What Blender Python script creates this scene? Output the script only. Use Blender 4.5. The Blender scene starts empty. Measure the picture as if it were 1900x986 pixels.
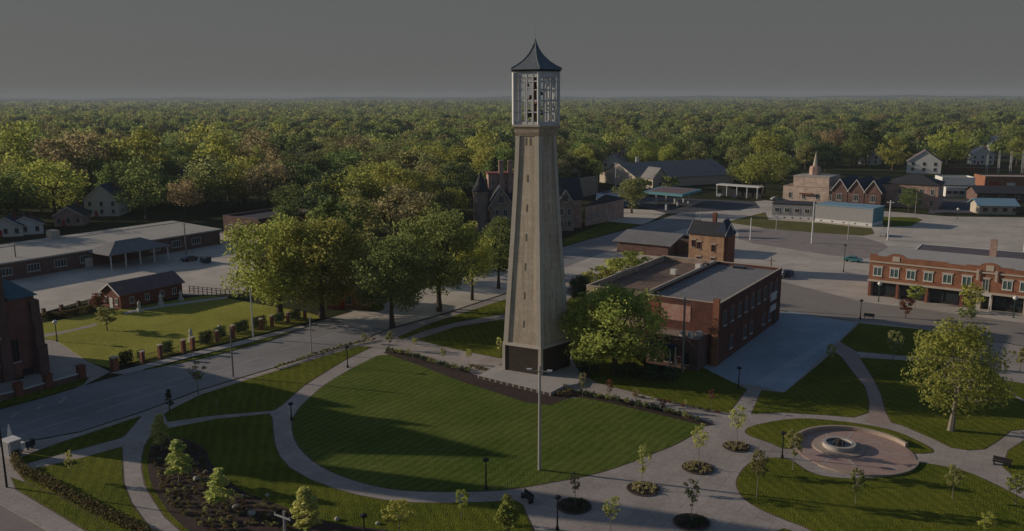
import bpy, bmesh, math, random
import numpy as np
from mathutils import Vector, Matrix

R = math.radians
scene = bpy.context.scene
COL = scene.collection
random.seed(7)

# ------------------------------------------------------------------ camera
CAMZ, F, W0, H0, PITCH, ROLL = 42.0, 1600.0, 1900.0, 986.0, R(11.07), R(0.2)
cam_d = bpy.data.cameras.new('camera')
cam = bpy.data.objects.new('camera', cam_d)
COL.objects.link(cam)
cam_d.sensor_width = 36.0
cam_d.lens = F * 36.0 / W0
cam_d.clip_start = 1.0
cam_d.clip_end = 60000.0
cam.location = (0, 0, CAMZ)
MROT = Matrix.Rotation(R(90) - PITCH, 3, 'X') @ Matrix.Rotation(-ROLL, 3, 'Z')
cam.rotation_euler = MROT.to_euler()
scene.camera = cam

def P(px, py, z=0.0):
    """point of the photograph -> the place in the world at height z"""
    d = MROT @ Vector(((px - W0 / 2) / F, (H0 / 2 - py) / F, -1.0))
    t = (z - CAMZ) / d.z
    return Vector((d.x * t, d.y * t, z))

def top_z(px, py, ptop):
    """height of an upright thing standing at (px, py) whose top is at row ptop"""
    g = P(px, py)
    D = math.hypot(g.x, g.y)
    d = MROT @ Vector(((px - W0 / 2) / F, (H0 / 2 - ptop) / F, -1.0))
    return CAMZ + d.z / math.hypot(d.x, d.y) * D

U = Vector((math.cos(R(-33)), math.sin(R(-33)), 0))     # the town grid
V = Vector((math.cos(R(57)), math.sin(R(57)), 0))
Z = Vector((0, 0, 1))

# ------------------------------------------------------------------ materials
MATS = {}
def nodes_of(m):
    m.use_nodes = True
    return m.node_tree.nodes, m.node_tree.links

def mat(name, col, rough=0.9, var=0.25, scale=1.5, spec=0.3, bump=0.0, metal=0.0, col2=None, scale2=None, detail=4.0):
    if name in MATS: return MATS[name]
    m = bpy.data.materials.new(name)
    n, l = nodes_of(m)
    b = n['Principled BSDF']
    b.inputs['Roughness'].default_value = rough
    b.inputs['Metallic'].default_value = metal
    b.inputs['Specular IOR Level'].default_value = spec
    tc = n.new('ShaderNodeTexCoord')
    nz = n.new('ShaderNodeTexNoise'); nz.inputs['Scale'].default_value = scale; nz.inputs['Detail'].default_value = detail
    nz.inputs['Roughness'].default_value = 0.65
    l.new(tc.outputs['Object'], nz.inputs['Vector'])
    mr = n.new('ShaderNodeMapRange')
    mr.inputs['From Min'].default_value = 0.3; mr.inputs['From Max'].default_value = 0.7
    l.new(nz.outputs['Fac'], mr.inputs['Value'])
    mx = n.new('ShaderNodeMix'); mx.data_type = 'RGBA'
    c2 = col2 or tuple(c * (1 - var) for c in col)
    mx.inputs['A'].default_value = (*c2, 1); mx.inputs['B'].default_value = (*col, 1)
    l.new(mr.outputs['Result'], mx.inputs['Factor'])
    out = mx.outputs['Result']
    if scale2:
        nz2 = n.new('ShaderNodeTexNoise'); nz2.inputs['Scale'].default_value = scale2; nz2.inputs['Detail'].default_value = 3
        l.new(tc.outputs['Object'], nz2.inputs['Vector'])
        mr2 = n.new('ShaderNodeMapRange')
        mr2.inputs['From Min'].default_value = 0.35; mr2.inputs['From Max'].default_value = 0.65
        mr2.inputs['To Min'].default_value = 1 - var; mr2.inputs['To Max'].default_value = 1.0
        l.new(nz2.outputs['Fac'], mr2.inputs['Value'])
        mm = n.new('ShaderNodeMix'); mm.data_type = 'RGBA'; mm.blend_type = 'MULTIPLY'; mm.inputs['Factor'].default_value = 1
        l.new(out, mm.inputs['A']); l.new(mr2.outputs['Result'], mm.inputs['B'])
        out = mm.outputs['Result']
    l.new(out, b.inputs['Base Color'])
    if bump:
        bp = n.new('ShaderNodeBump'); bp.inputs['Strength'].default_value = bump; bp.inputs['Distance'].default_value = 0.05
        l.new(nz.outputs['Fac'], bp.inputs['Height']); l.new(bp.outputs['Normal'], b.inputs['Normal'])
    MATS[name] = m
    return m

def brick_mat(name, col, mortar, var=0.35, bw=0.24, bh=0.08, stain=None):
    """bricks in courses on walls of any direction (object space)"""
    m = bpy.data.materials.new(name); n, l = nodes_of(m); b = n['Principled BSDF']
    b.inputs['Roughness'].default_value = 0.92; b.inputs['Specular IOR Level'].default_value = 0.15
    tc = n.new('ShaderNodeTexCoord'); sp = n.new('ShaderNodeSeparateXYZ'); l.new(tc.outputs['Object'], sp.inputs[0])
    ad = n.new('ShaderNodeMath'); ad.operation = 'ADD'
    l.new(sp.outputs['X'], ad.inputs[0]); l.new(sp.outputs['Y'], ad.inputs[1])
    cb = n.new('ShaderNodeCombineXYZ'); l.new(ad.outputs[0], cb.inputs['X']); l.new(sp.outputs['Z'], cb.inputs['Y'])
    br = n.new('ShaderNodeTexBrick'); br.inputs['Scale'].default_value = 1.0
    br.inputs['Brick Width'].default_value = bw; br.inputs['Row Height'].default_value = bh
    br.inputs['Mortar Size'].default_value = 0.012; br.inputs['Bias'].default_value = 0.0
    br.inputs['Color1'].default_value = (*col, 1); br.inputs['Color2'].default_value = (*[c * (1 - var) for c in col], 1)
    br.inputs['Mortar'].default_value = (*mortar, 1)
    l.new(cb.outputs[0], br.inputs['Vector'])
    nz = n.new('ShaderNodeTexNoise'); nz.inputs['Scale'].default_value = 0.6; nz.inputs['Detail'].default_value = 6
    l.new(tc.outputs['Object'], nz.inputs['Vector'])
    mr = n.new('ShaderNodeMapRange'); mr.inputs['From Min'].default_value = 0.3; mr.inputs['From Max'].default_value = 0.7
    mr.inputs['To Min'].default_value = 0.68; mr.inputs['To Max'].default_value = 1.08
    l.new(nz.outputs['Fac'], mr.inputs['Value'])
    mm = n.new('ShaderNodeMix'); mm.data_type = 'RGBA'; mm.blend_type = 'MULTIPLY'; mm.inputs['Factor'].default_value = 1
    l.new(br.outputs['Color'], mm.inputs['A']); l.new(mr.outputs['Result'], mm.inputs['B'])
    l.new(mm.outputs['Result'], b.inputs['Base Color'])
    MATS[name] = m
    return m

def grass_mat(name, c1, c2, stripe_dir=None, stripe_w=2.6, amount=0.22, patch=0.09):
    m = bpy.data.materials.new(name); n, l = nodes_of(m); b = n['Principled BSDF']
    b.inputs['Roughness'].default_value = 1.0; b.inputs['Specular IOR Level'].default_value = 0.05
    tc = n.new('ShaderNodeTexCoord')
    n1 = n.new('ShaderNodeTexNoise'); n1.inputs['Scale'].default_value = patch; n1.inputs['Detail'].default_value = 6; n1.inputs['Roughness'].default_value = 0.7
    n2 = n.new('ShaderNodeTexNoise'); n2.inputs['Scale'].default_value = 1.7; n2.inputs['Detail'].default_value = 5; n2.inputs['Roughness'].default_value = 0.75
    l.new(tc.outputs['Object'], n1.inputs['Vector']); l.new(tc.outputs['Object'], n2.inputs['Vector'])
    av = n.new('ShaderNodeMath'); av.operation = 'ADD'; l.new(n1.outputs['Fac'], av.inputs[0]); l.new(n2.outputs['Fac'], av.inputs[1])
    mr = n.new('ShaderNodeMapRange'); mr.inputs['From Min'].default_value = 0.8; mr.inputs['From Max'].default_value = 1.22
    l.new(av.outputs[0], mr.inputs['Value'])
    mx = n.new('ShaderNodeMix'); mx.data_type = 'RGBA'
    mx.inputs['A'].default_value = (*c1, 1); mx.inputs['B'].default_value = (*c2, 1)
    l.new(mr.outputs['Result'], mx.inputs['Factor'])
    out = mx.outputs['Result']
    if stripe_dir is not None:
        mp = n.new('ShaderNodeMapping'); mp.inputs['Rotation'].default_value = (0, 0, -stripe_dir)
        l.new(tc.outputs['Object'], mp.inputs['Vector'])
        wv = n.new('ShaderNodeTexWave'); wv.wave_type = 'BANDS'; wv.bands_direction = 'Y'
        wv.inputs['Scale'].default_value = 0.314 / stripe_w * 1.0
        wv.inputs['Distortion'].default_value = 4.5; wv.inputs['Detail'].default_value = 2; wv.inputs['Detail Scale'].default_value = 0.6
        l.new(mp.outputs[0], wv.inputs['Vector'])
        m2 = n.new('ShaderNodeMapRange'); m2.inputs['From Min'].default_value = 0.25; m2.inputs['From Max'].default_value = 0.75
        m2.inputs['To Min'].default_value = 1 - amount; m2.inputs['To Max'].default_value = 1 + amount * 0.6
        l.new(wv.outputs['Fac'], m2.inputs['Value'])
        mm = n.new('ShaderNodeMix'); mm.data_type = 'RGBA'; mm.blend_type = 'MULTIPLY'; mm.inputs['Factor'].default_value = 1
        l.new(out, mm.inputs['A']); l.new(m2.outputs['Result'], mm.inputs['B']); out = mm.outputs['Result']
    l.new(out, b.inputs['Base Color'])
    n3 = n.new('ShaderNodeTexNoise'); n3.inputs['Scale'].default_value = 7.0; n3.inputs['Detail'].default_value = 1; l.new(tc.outputs['Object'], n3.inputs['Vector'])
    bp = n.new('ShaderNodeBump'); bp.inputs['Strength'].default_value = 1.0; bp.inputs['Distance'].default_value = 0.4
    if 'Filter Width' in bp.inputs: bp.inputs['Filter Width'].default_value = 0.1
    l.new(n3.outputs['Fac'], bp.inputs['Height']); l.new(bp.outputs['Normal'], b.inputs['Normal'])
    MATS[name] = m
    return m

def leaf_mat(name, c1, c2):
    m = bpy.data.materials.new(name); n, l = nodes_of(m)
    out = n['Material Output']; n.remove(n['Principled BSDF'])
    geo = n.new('ShaderNodeNewGeometry'); oi = n.new('ShaderNodeObjectInfo')
    mx = n.new('ShaderNodeMix'); mx.data_type = 'RGBA'
    mx.inputs['A'].default_value = (*c1, 1); mx.inputs['B'].default_value = (*c2, 1)
    l.new(geo.outputs['Random Per Island'], mx.inputs['Factor'])
    hs = n.new('ShaderNodeHueSaturation')
    mh = n.new('ShaderNodeMapRange'); mh.inputs['To Min'].default_value = 0.478; mh.inputs['To Max'].default_value = 0.52
    l.new(oi.outputs['Random'], mh.inputs['Value']); l.new(mh.outputs['Result'], hs.inputs['Hue'])
    mu = n.new('ShaderNodeMath'); mu.operation = 'MULTIPLY'; mu.inputs[1].default_value = 7.31
    fr = n.new('ShaderNodeMath'); fr.operation = 'FRACT'
    l.new(oi.outputs['Random'], mu.inputs[0]); l.new(mu.outputs[0], fr.inputs[0])
    mv = n.new('ShaderNodeMapRange'); mv.inputs['To Min'].default_value = 0.75; mv.inputs['To Max'].default_value = 1.2
    l.new(fr.outputs[0], mv.inputs['Value']); l.new(mv.outputs['Result'], hs.inputs['Value'])
    l.new(mx.outputs['Result'], hs.inputs['Color'])
    d = n.new('ShaderNodeBsdfDiffuse'); t = n.new('ShaderNodeBsdfTranslucent'); ms = n.new('ShaderNodeMixShader')
    ms.inputs['Fac'].default_value = 0.55
    l.new(hs.outputs['Color'], d.inputs['Color']); l.new(hs.outputs['Color'], t.inputs['Color'])
    l.new(d.outputs[0], ms.inputs[1]); l.new(t.outputs[0], ms.inputs[2]); l.new(ms.outputs[0], out.inputs['Surface'])
    MATS[name] = m
    return m

def slab_mat(name, col, size=1.8, dark=0.72, rot=R(57)):
    m = mat(name, col, var=0.2, scale=0.12, scale2=4)
    n, l = nodes_of(m); b = n['Principled BSDF']; src = b.inputs['Base Color'].links[0].from_socket
    tc = n.new('ShaderNodeTexCoord'); mp = n.new('ShaderNodeMapping'); mp.inputs['Rotation'].default_value = (0, 0, -rot)
    l.new(tc.outputs['Object'], mp.inputs['Vector'])
    br = n.new('ShaderNodeTexBrick'); br.offset = 0.0; br.inputs['Scale'].default_value = 1.0
    br.inputs['Brick Width'].default_value = size; br.inputs['Row Height'].default_value = size; br.inputs['Mortar Size'].default_value = 0.028
    br.inputs['Color1'].default_value = (1, 1, 1, 1); br.inputs['Color2'].default_value = (.9, .89, .88, 1); br.inputs['Mortar'].default_value = (dark, dark, dark, 1)
    l.new(mp.outputs[0], br.inputs['Vector'])
    st = n.new('ShaderNodeTexNoise'); st.inputs['Scale'].default_value = 0.05; st.inputs['Detail'].default_value = 8; st.inputs['Roughness'].default_value = .7
    l.new(tc.outputs['Object'], st.inputs['Vector'])
    r = n.new('ShaderNodeMapRange'); r.inputs['From Min'].default_value = .35; r.inputs['From Max'].default_value = .6; r.inputs['To Min'].default_value = .8; r.inputs['To Max'].default_value = 1.04
    l.new(st.outputs['Fac'], r.inputs['Value'])
    for extra in (br.outputs['Color'], r.outputs['Result']):
        mm = n.new('ShaderNodeMix'); mm.data_type = 'RGBA'; mm.blend_type = 'MULTIPLY'; mm.inputs['Factor'].default_value = 1
        l.new(src, mm.inputs['A']); l.new(extra, mm.inputs['B']); src = mm.outputs['Result']
    l.new(src, b.inputs['Base Color'])
    return m
concrete = slab_mat('concrete', (0.5, 0.43, 0.385))
concrete_pale = mat('pale_concrete', (0.5, 0.45, 0.41), var=0.14, scale=0.5, scale2=6)
asphalt = slab_mat('worn_asphalt', (0.35, 0.33, 0.325), 5.5, .8)
asphalt_lot = slab_mat('lot_asphalt', (0.44, 0.52, 0.58), 5.0, .85)
asphalt_dark = mat('dark_asphalt', (0.1, 0.1, 0.115), var=0.2, scale=0.2, scale2=3)
yard_conc = slab_mat('yard_concrete', (0.7, 0.61, 0.52), 4.5, .78)
brick_pave = mat('brick_paving', (0.5, 0.335, 0.285), var=0.22, scale=0.6, scale2=8)
ballast = mat('railway_ballast', (0.42, 0.35, 0.32), var=0.3, scale=0.3, scale2=4)
mulch = mat('brown_mulch', (0.085, 0.05, 0.038), var=0.5, scale=1.4, scale2=9, bump=0.6)
paint_white = mat('worn_road_paint', (0.48, 0.47, 0.44), var=0.35, scale=2.2)
soil = grass_mat('rough_ground', (0.035, 0.04, 0.018), (0.07, 0.075, 0.03), patch=0.02)
def pdir(x0, y0, x1, y1):
    d = P(x1, y1) - P(x0, y0); return math.atan2(d.y, d.x)
lawn_oval = grass_mat('mown_lawn_oval', (0.086, 0.132, 0.018), (0.168, 0.198, 0.044), stripe_dir=pdir(1003, 856, 1113, 786), stripe_w=1.15, amount=0.14)
lawn_park = grass_mat('mown_lawn', (0.095, 0.125, 0.012), (0.2, 0.205, 0.026), stripe_dir=pdir(1643, 900, 1692, 932), stripe_w=1.3, amount=0.1)
lawn_gold = grass_mat('garden_lawn', (0.28, 0.275, 0.05), (0.42, 0.4, 0.08))
lawn_dry = grass_mat('dry_grass', (0.13, 0.13, 0.045), (0.2, 0.18, 0.07))
tower_stone = mat('tower_limestone', (0.68, 0.565, 0.435), var=0.13, scale=0.22, scale2=2.0)
def weather(m, block=True):
    n, l = nodes_of(m); b = n['Principled BSDF']; src = b.inputs['Base Color'].links[0].from_socket
    tc = n.new('ShaderNodeTexCoord'); mp = n.new('ShaderNodeMapping'); mp.inputs['Scale'].default_value = (1.6, 1.6, .09)
    l.new(tc.outputs['Object'], mp.inputs['Vector'])
    st = n.new('ShaderNodeTexNoise'); st.inputs['Scale'].default_value = 1.0; st.inputs['Detail'].default_value = 5; l.new(mp.outputs[0], st.inputs['Vector'])
    r = n.new('ShaderNodeMapRange'); r.inputs['From Min'].default_value = .35; r.inputs['From Max'].default_value = .62; r.inputs['To Min'].default_value = .78; r.inputs['To Max'].default_value = 1.06
    l.new(st.outputs['Fac'], r.inputs['Value'])
    sp = n.new('ShaderNodeSeparateXYZ'); l.new(tc.outputs['Object'], sp.inputs[0]); ad = n.new('ShaderNodeMath'); ad.operation = 'ADD'; l.new(sp.outputs['X'], ad.inputs[0]); l.new(sp.outputs['Y'], ad.inputs[1])
    cb = n.new('ShaderNodeCombineXYZ'); l.new(ad.outputs[0], cb.inputs['X']); l.new(sp.outputs['Z'], cb.inputs['Y'])
    br = n.new('ShaderNodeTexBrick'); br.inputs['Scale'].default_value = 1.0; br.inputs['Brick Width'].default_value = 1.6; br.inputs['Row Height'].default_value = .8; br.inputs['Mortar Size'].default_value = .02
    br.inputs['Color1'].default_value = (1, 1, 1, 1); br.inputs['Color2'].default_value = (.9, .87, .83, 1); br.inputs['Mortar'].default_value = (.8, .78, .75, 1); l.new(cb.outputs[0], br.inputs['Vector'])
    for e in (r.outputs['Result'], br.outputs['Color']):
        mm = n.new('ShaderNodeMix'); mm.data_type = 'RGBA'; mm.blend_type = 'MULTIPLY'; mm.inputs['Factor'].default_value = 1
        l.new(src, mm.inputs['A']); l.new(e, mm.inputs['B']); src = mm.outputs['Result']
    l.new(src, b.inputs['Base Color'])
weather(tower_stone)
tower_band = mat('tower_stained_stone', (0.58, 0.46, 0.33), var=0.25, scale=0.7, scale2=3)
tower_pale = mat('tower_trim_stone', (0.6, 0.52, 0.425), var=0.15, scale=0.8)
granite = mat('dark_granite', (0.085, 0.06, 0.045), var=0.35, scale=1.5, scale2=6, rough=0.75)
steel_pale = mat('pale_steel', (0.66, 0.645, 0.63), rough=0.6, var=0.12, scale=1.0)
copper = mat('aged_roof_metal', (0.2, 0.225, 0.245), rough=0.6, var=0.3, scale=1.8, scale2=5)
bell_bronze = mat('bell_bronze', (0.07, 0.05, 0.035), rough=0.5, metal=0.6)
brick_red = brick_mat('red_brick', (0.27, 0.085, 0.055), (0.27, 0.15, 0.11))
brick_dark = brick_mat('dark_brick', (0.17, 0.062, 0.048), (0.17, 0.1, 0.08))  # a darker red brick tone, the same on every wall face
brick_orange = brick_mat('orange_brick', (0.38, 0.14, 0.075), (0.36, 0.2, 0.13))
brick_brown = brick_mat('brown_brick', (0.19, 0.085, 0.065), (0.22, 0.18, 0.16))
brick_pale = brick_mat('pale_pink_brick', (0.62, 0.46, 0.37), (0.6, 0.48, 0.4), var=.2)
brick_glow = brick_mat('tan_orange_brick', (0.56, 0.31, 0.18), (0.5, 0.34, 0.23), var=.25)
brick_church = brick_mat('church_brick', (0.27, 0.105, 0.085), (0.25, 0.15, 0.13))
brick_pink = brick_mat('pink_brick', (0.56, 0.33, 0.26), (0.5, 0.38, 0.32))
brick_tan = brick_mat('tan_brick', (0.42, 0.3, 0.22), (0.42, 0.36, 0.3))
trim_cream = mat('cream_trim', (0.52, 0.44, 0.35), var=0.15)
white_paint = mat('white_paint', (0.7, 0.68, 0.64), var=0.12, scale=2)
grey_paint = mat('grey_siding', (0.34, 0.33, 0.33), var=0.12)
roof_beige = mat('beige_roof', (0.5, 0.45, 0.39), var=0.14, scale=0.12, scale2=1.5)
roof_grey = mat('grey_roof', (0.27, 0.255, 0.25), var=0.2, scale=0.2, scale2=2)
roof_gravel = mat('gravel_roof', (0.3, 0.2, 0.145), var=0.4, scale=0.25, scale2=3)
roof_dark = mat('dark_slate', (0.065, 0.065, 0.075), var=0.3, scale=1.0, scale2=4)
roof_blue = mat('blue_slate', (0.05, 0.07, 0.12), var=0.3, scale=1.0, scale2=4)
roof_teal = mat('teal_shingle', (0.11, 0.2, 0.24), var=0.25, scale=0.8, scale2=5)
roof_plum = mat('plum_shingle', (0.25, 0.17, 0.175), var=0.25, scale=0.8, scale2=5)
roof_ltblue = mat('pale_blue_roof', (0.22, 0.36, 0.46), var=0.15)
turq = mat('turquoise_paint', (0.13, 0.3, 0.34), var=0.1)
blue_wall = mat('blue_siding', (0.08, 0.15, 0.27), var=0.2)
red_paint = mat('red_paint', (0.4, 0.05, 0.035), var=0.2)
navy = mat('navy_awning', (0.03, 0.05, 0.09), var=0.2)
glass = mat('window_glass', (0.03, 0.04, 0.045), rough=0.2, spec=0.4, var=0.3, scale=0.5)
glass_green = mat('green_tinted_glass', (0.1, 0.16, 0.15), rough=0.15, spec=0.6, var=0.4, scale=0.9)
black_metal = mat('black_metal', (0.02, 0.02, 0.022), rough=0.5, var=0.1)
grey_metal = mat('galvanised_metal', (0.42, 0.41, 0.4), rough=0.6, var=0.15)
wood_pole = mat('weathered_pole', (0.3, 0.26, 0.23), var=0.3, scale=2)
bark = mat('tree_bark', (0.1, 0.075, 0.055), var=0.4, scale=3)
bark_pale = mat('pale_bark', (0.26, 0.22, 0.18), var=0.3, scale=3)
stone_white = mat('white_stone', (0.62, 0.6, 0.56), var=0.15, scale=2)
rubber = mat('black_rubber', (0.015, 0.015, 0.016), rough=0.8, var=0.1)
lamp_glass = mat('opal_globe', (0.75, 0.73, 0.68), rough=0.3, var=0.05)
boulder_m = mat('limestone_boulder', (0.45, 0.41, 0.34), var=0.3, scale=2.5)
water_m = mat('fountain_water', (0.03, 0.035, 0.035), rough=0.08, spec=0.6, var=0.2)

LEAF = {
 'yellow': leaf_mat('yellow_green_leaves', (0.28, 0.295, 0.065), (0.55, 0.56, 0.15)),
 'green': leaf_mat('green_leaves', (0.155, 0.205, 0.065), (0.34, 0.39, 0.13)),
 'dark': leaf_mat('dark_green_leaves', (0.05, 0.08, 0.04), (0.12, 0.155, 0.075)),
 'olive': leaf_mat('olive_leaves', (0.23, 0.24, 0.085), (0.42, 0.42, 0.17)),
 'tan': leaf_mat('tan_leaves', (0.3, 0.25, 0.125), (0.5, 0.42, 0.22)),
 'pale': leaf_mat('pale_young_leaves', (0.38, 0.4, 0.12), (0.62, 0.62, 0.23)),
 'red': leaf_mat('red_brown_leaves', (0.2, 0.065, 0.04), (0.34, 0.14, 0.09)),
 'shrub': leaf_mat('shrub_leaves', (0.11, 0.095, 0.04), (0.27, 0.22, 0.11)),
}

# ------------------------------------------------------------------ mesh building
ORI = {}
def origin_of(parent):
    return ORI.get(parent.name, Vector((0, 0, 0))) if parent else Vector((0, 0, 0))

class MB:
    def __init__(s): s.v, s.f = [], []
    def poly(s, pts):
        i = len(s.v); s.v += [tuple(p) for p in pts]; s.f.append(tuple(range(i, i + len(pts))))
    def hexa(s, b, t):          # two rings of equal length, closed prism
        n = len(b); i = len(s.v); s.v += [tuple(p) for p in b] + [tuple(p) for p in t]
        s.f.append(tuple(i + k for k in reversed(range(n)))); s.f.append(tuple(i + n + k for k in range(n)))
        for k in range(n):
            j = (k + 1) % n; s.f.append((i + k, i + j, i + n + j, i + n + k))
        return s
    def prism(s, fp, z0, z1):
        fp = ccw(fp)
        return s.hexa([(p[0], p[1], z0) for p in fp], [(p[0], p[1], z1) for p in fp])
    def box(s, o, a, b, c):     # corner + three edge vectors
        o = Vector(o); a = Vector(a); b = Vector(b); c = Vector(c)
        if a.cross(b).dot(c) < 0: a, b = b, a
        return s.hexa([o, o + a, o + a + b, o + b], [o + c, o + a + c, o + a + b + c, o + b + c])
    def cbox(s, c, sx, sy, sz, ang=0.0):     # centred in plan, standing on c.z
        a = Vector((math.cos(ang), math.sin(ang), 0)) * sx; b = Vector((-math.sin(ang), math.cos(ang), 0)) * sy
        return s.box(Vector(c) - a / 2 - b / 2, a, b, (0, 0, sz))
    def tube(s, p0, p1, r0, r1=None, n=8):
        p0 = Vector(p0); p1 = Vector(p1); r1 = r0 if r1 is None else r1
        d = (p1 - p0).normalized(); x = d.orthogonal().normalized(); y = d.cross(x)
        ring = lambda p, r: [p + (x * math.cos(2 * math.pi * k / n) + y * math.sin(2 * math.pi * k / n)) * r for k in range(n)]
        return s.hexa(ring(p0, r0), ring(p1, r1))
    def lathe(s, c, prof, n=20):
        c = Vector(c)
        rings = [[c + Vector((r * math.cos(2 * math.pi * k / n), r * math.sin(2 * math.pi * k / n), z)) for k in range(n)] for r, z in prof]
        i = len(s.v)
        for rg in rings: s.v += [tuple(p) for p in rg]
        for a in range(len(rings) - 1):
            for k in range(n):
                j = (k + 1) % n; s.f.append((i + a * n + k, i + a * n + j, i + (a + 1) * n + j, i + (a + 1) * n + k))
        s.f.append(tuple(i + k for k in reversed(range(n)))); q = i + (len(rings) - 1) * n; s.f.append(tuple(q + k for k in range(n)))
        return s
    def build(s, name, m, parent=None, smooth=False):
        o0 = origin_of(parent)
        me = bpy.data.meshes.new(name)
        me.from_pydata([(x - o0.x, y - o0.y, z - o0.z) for x, y, z in s.v], [], s.f)
        if smooth: me.polygons.foreach_set('use_smooth', [True] * len(me.polygons))
        me.materials.append(m); me.update()
        o = bpy.data.objects.new(name, me); COL.objects.link(o)
        if parent:
            o.parent = parent; ORI[o.name] = o0
        return o

def ccw(fp):
    a = sum(fp[i][0] * fp[(i + 1) % len(fp)][1] - fp[(i + 1) % len(fp)][0] * fp[i][1] for i in range(len(fp)))
    return list(fp) if a > 0 else list(reversed(fp))

def thing(name, label, cat, loc, group=None, rotz=0.0):
    o = bpy.data.objects.new(name, None); o.empty_display_size = 0.5; COL.objects.link(o)
    o.location = loc; o.rotation_euler = (0, 0, rotz)
    o['label'] = label; o['category'] = cat
    if group: o['group'] = group
    ORI[o.name] = Vector(loc)
    return o

def local_thing(name, label, cat, group=None):
    o = thing(name, label, cat, (0, 0, 0), group); return o

def tag(o, label, cat, group=None, kind=None):
    o['label'] = label; o['category'] = cat
    if group: o['group'] = group
    if kind: o['kind'] = kind
    return o

def struct(name, mb, m, kind='structure'):
    o = mb.build(name, m); o['kind'] = kind; return o

def copy_tree(root, label=None, group=None, loc=None, rotz=None, scale=None):
    r = root.copy(); COL.objects.link(r)
    if label: r['label'] = label
    if group: r['group'] = group
    if loc is not None: r.location = loc
    if rotz is not None: r.rotation_euler = (0, 0, rotz)
    if scale is not None: r.scale = scale if hasattr(scale, '__len__') else (scale,) * 3
    for ch in list(root.children):
        c = ch.copy(); COL.objects.link(c); c.parent = r
        for g in list(ch.children):
            d = g.copy(); COL.objects.link(d); d.parent = c
    return r

def chaikin(pts, it=2):
    for _ in range(it):
        q = []
        for i in range(len(pts)):
            a, b = pts[i], pts[(i + 1) % len(pts)]
            q.append((a[0] * .75 + b[0] * .25, a[1] * .75 + b[1] * .25)); q.append((a[0] * .25 + b[0] * .75, a[1] * .25 + b[1] * .75))
        pts = q
    return pts

def patch(name, px, z, m, smooth=0, kind='structure', thick=0.0):
    """a ground sheet whose outline is given in picture points"""
    pts = [P(x, y, z) for x, y in px]
    pts = [(p.x, p.y) for p in pts]
    if smooth: pts = chaikin(pts, smooth)
    pts = ccw(pts)
    bm = bmesh.new()
    vs = [bm.verts.new((x, y, z)) for x, y in pts]
    f = bm.faces.new(vs)
    if thick:
        lo = [bm.verts.new((x, y, z - thick)) for x, y in pts]
        for i in range(len(vs)):
            j = (i + 1) % len(vs); bm.faces.new((lo[i], lo[j], vs[j], vs[i]))
    bmesh.ops.triangulate(bm, faces=[f])
    me = bpy.data.meshes.new(name); bm.to_mesh(me); bm.free()
    me.materials.append(m)
    o = bpy.data.objects.new(name, me); COL.objects.link(o); o['kind'] = kind
    return o

# ------------------------------------------------------------------ light and sky
SUN_AZ = math.atan2(0.28, -0.96)      # direction TO the sun in plan
SUN_EL = R(14.6)
SKYV = 1.66
w = bpy.data.worlds.new('World'); scene.world = w; w.use_nodes = True
wn, wl = w.node_tree.nodes, w.node_tree.links
sky = wn.new('ShaderNodeTexSky'); sky.sky_type = 'NISHITA'; sky.sun_disc = False
sky.sun_elevation = SUN_EL; sky.sun_rotation = R(90) - SUN_AZ
sky.altitude = 100; sky.air_density = 1.0; sky.dust_density = 1.0; sky.ozone_density = 2.5
# thin white veil low over the horizon, clear blue sky above it
wtc = wn.new('ShaderNodeTexCoord'); wsp = wn.new('ShaderNodeSeparateXYZ'); wl.new(wtc.outputs['Generated'], wsp.inputs[0])
wmr = wn.new('ShaderNodeMapRange'); wmr.interpolation_type = 'SMOOTHSTEP'
wmr.inputs['From Min'].default_value = 0.1; wmr.inputs['From Max'].default_value = 0.28
wmr.inputs['To Min'].default_value = 0.06; wmr.inputs['To Max'].default_value = 1.0
wl.new(wsp.outputs['Z'], wmr.inputs['Value'])
whs = wn.new('ShaderNodeHueSaturation'); whs.inputs['Saturation'].default_value = 0.95
wl.new(sky.outputs['Color'], whs.inputs['Color'])
wmx = wn.new('ShaderNodeMix'); wmx.data_type = 'RGBA'; wmx.inputs['A'].default_value = (SKYV * 1.0, SKYV * 1.0, SKYV * .985, 1)
wl.new(wmr.outputs['Result'], wmx.inputs['Factor']); wl.new(whs.outputs['Color'], wmx.inputs['B'])
wl.new(wmx.outputs['Result'], wn['Background'].inputs['Color'])
wn['Background'].inputs['Strength'].default_value = 0.095
sd = bpy.data.lights.new('sun', 'SUN'); sd.energy = 5.0; sd.angle = R(0.55); sd.color = (1.0, 0.87, 0.7)
so = bpy.data.objects.new('sun', sd); COL.objects.link(so)
sdir = Vector((math.cos(SUN_AZ) * math.cos(SUN_EL), math.sin(SUN_AZ) * math.cos(SUN_EL), math.sin(SUN_EL)))
so.rotation_euler = sdir.to_track_quat('Z', 'Y').to_euler(); so.location = (0, 0, 120)
vs = scene.view_settings
vs.view_transform = 'Standard'; vs.look = 'None'; vs.gamma = 1.0; vs.use_curve_mapping = False
vs.exposure = -0.55

# ------------------------------------------------------------------ ground
g = MB(); g.poly([(-9400, -50, 0), (9400, -50, 0), (9400, 12100, 0), (-9400, 12100, 0)])
struct('ground', g, soil)

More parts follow.
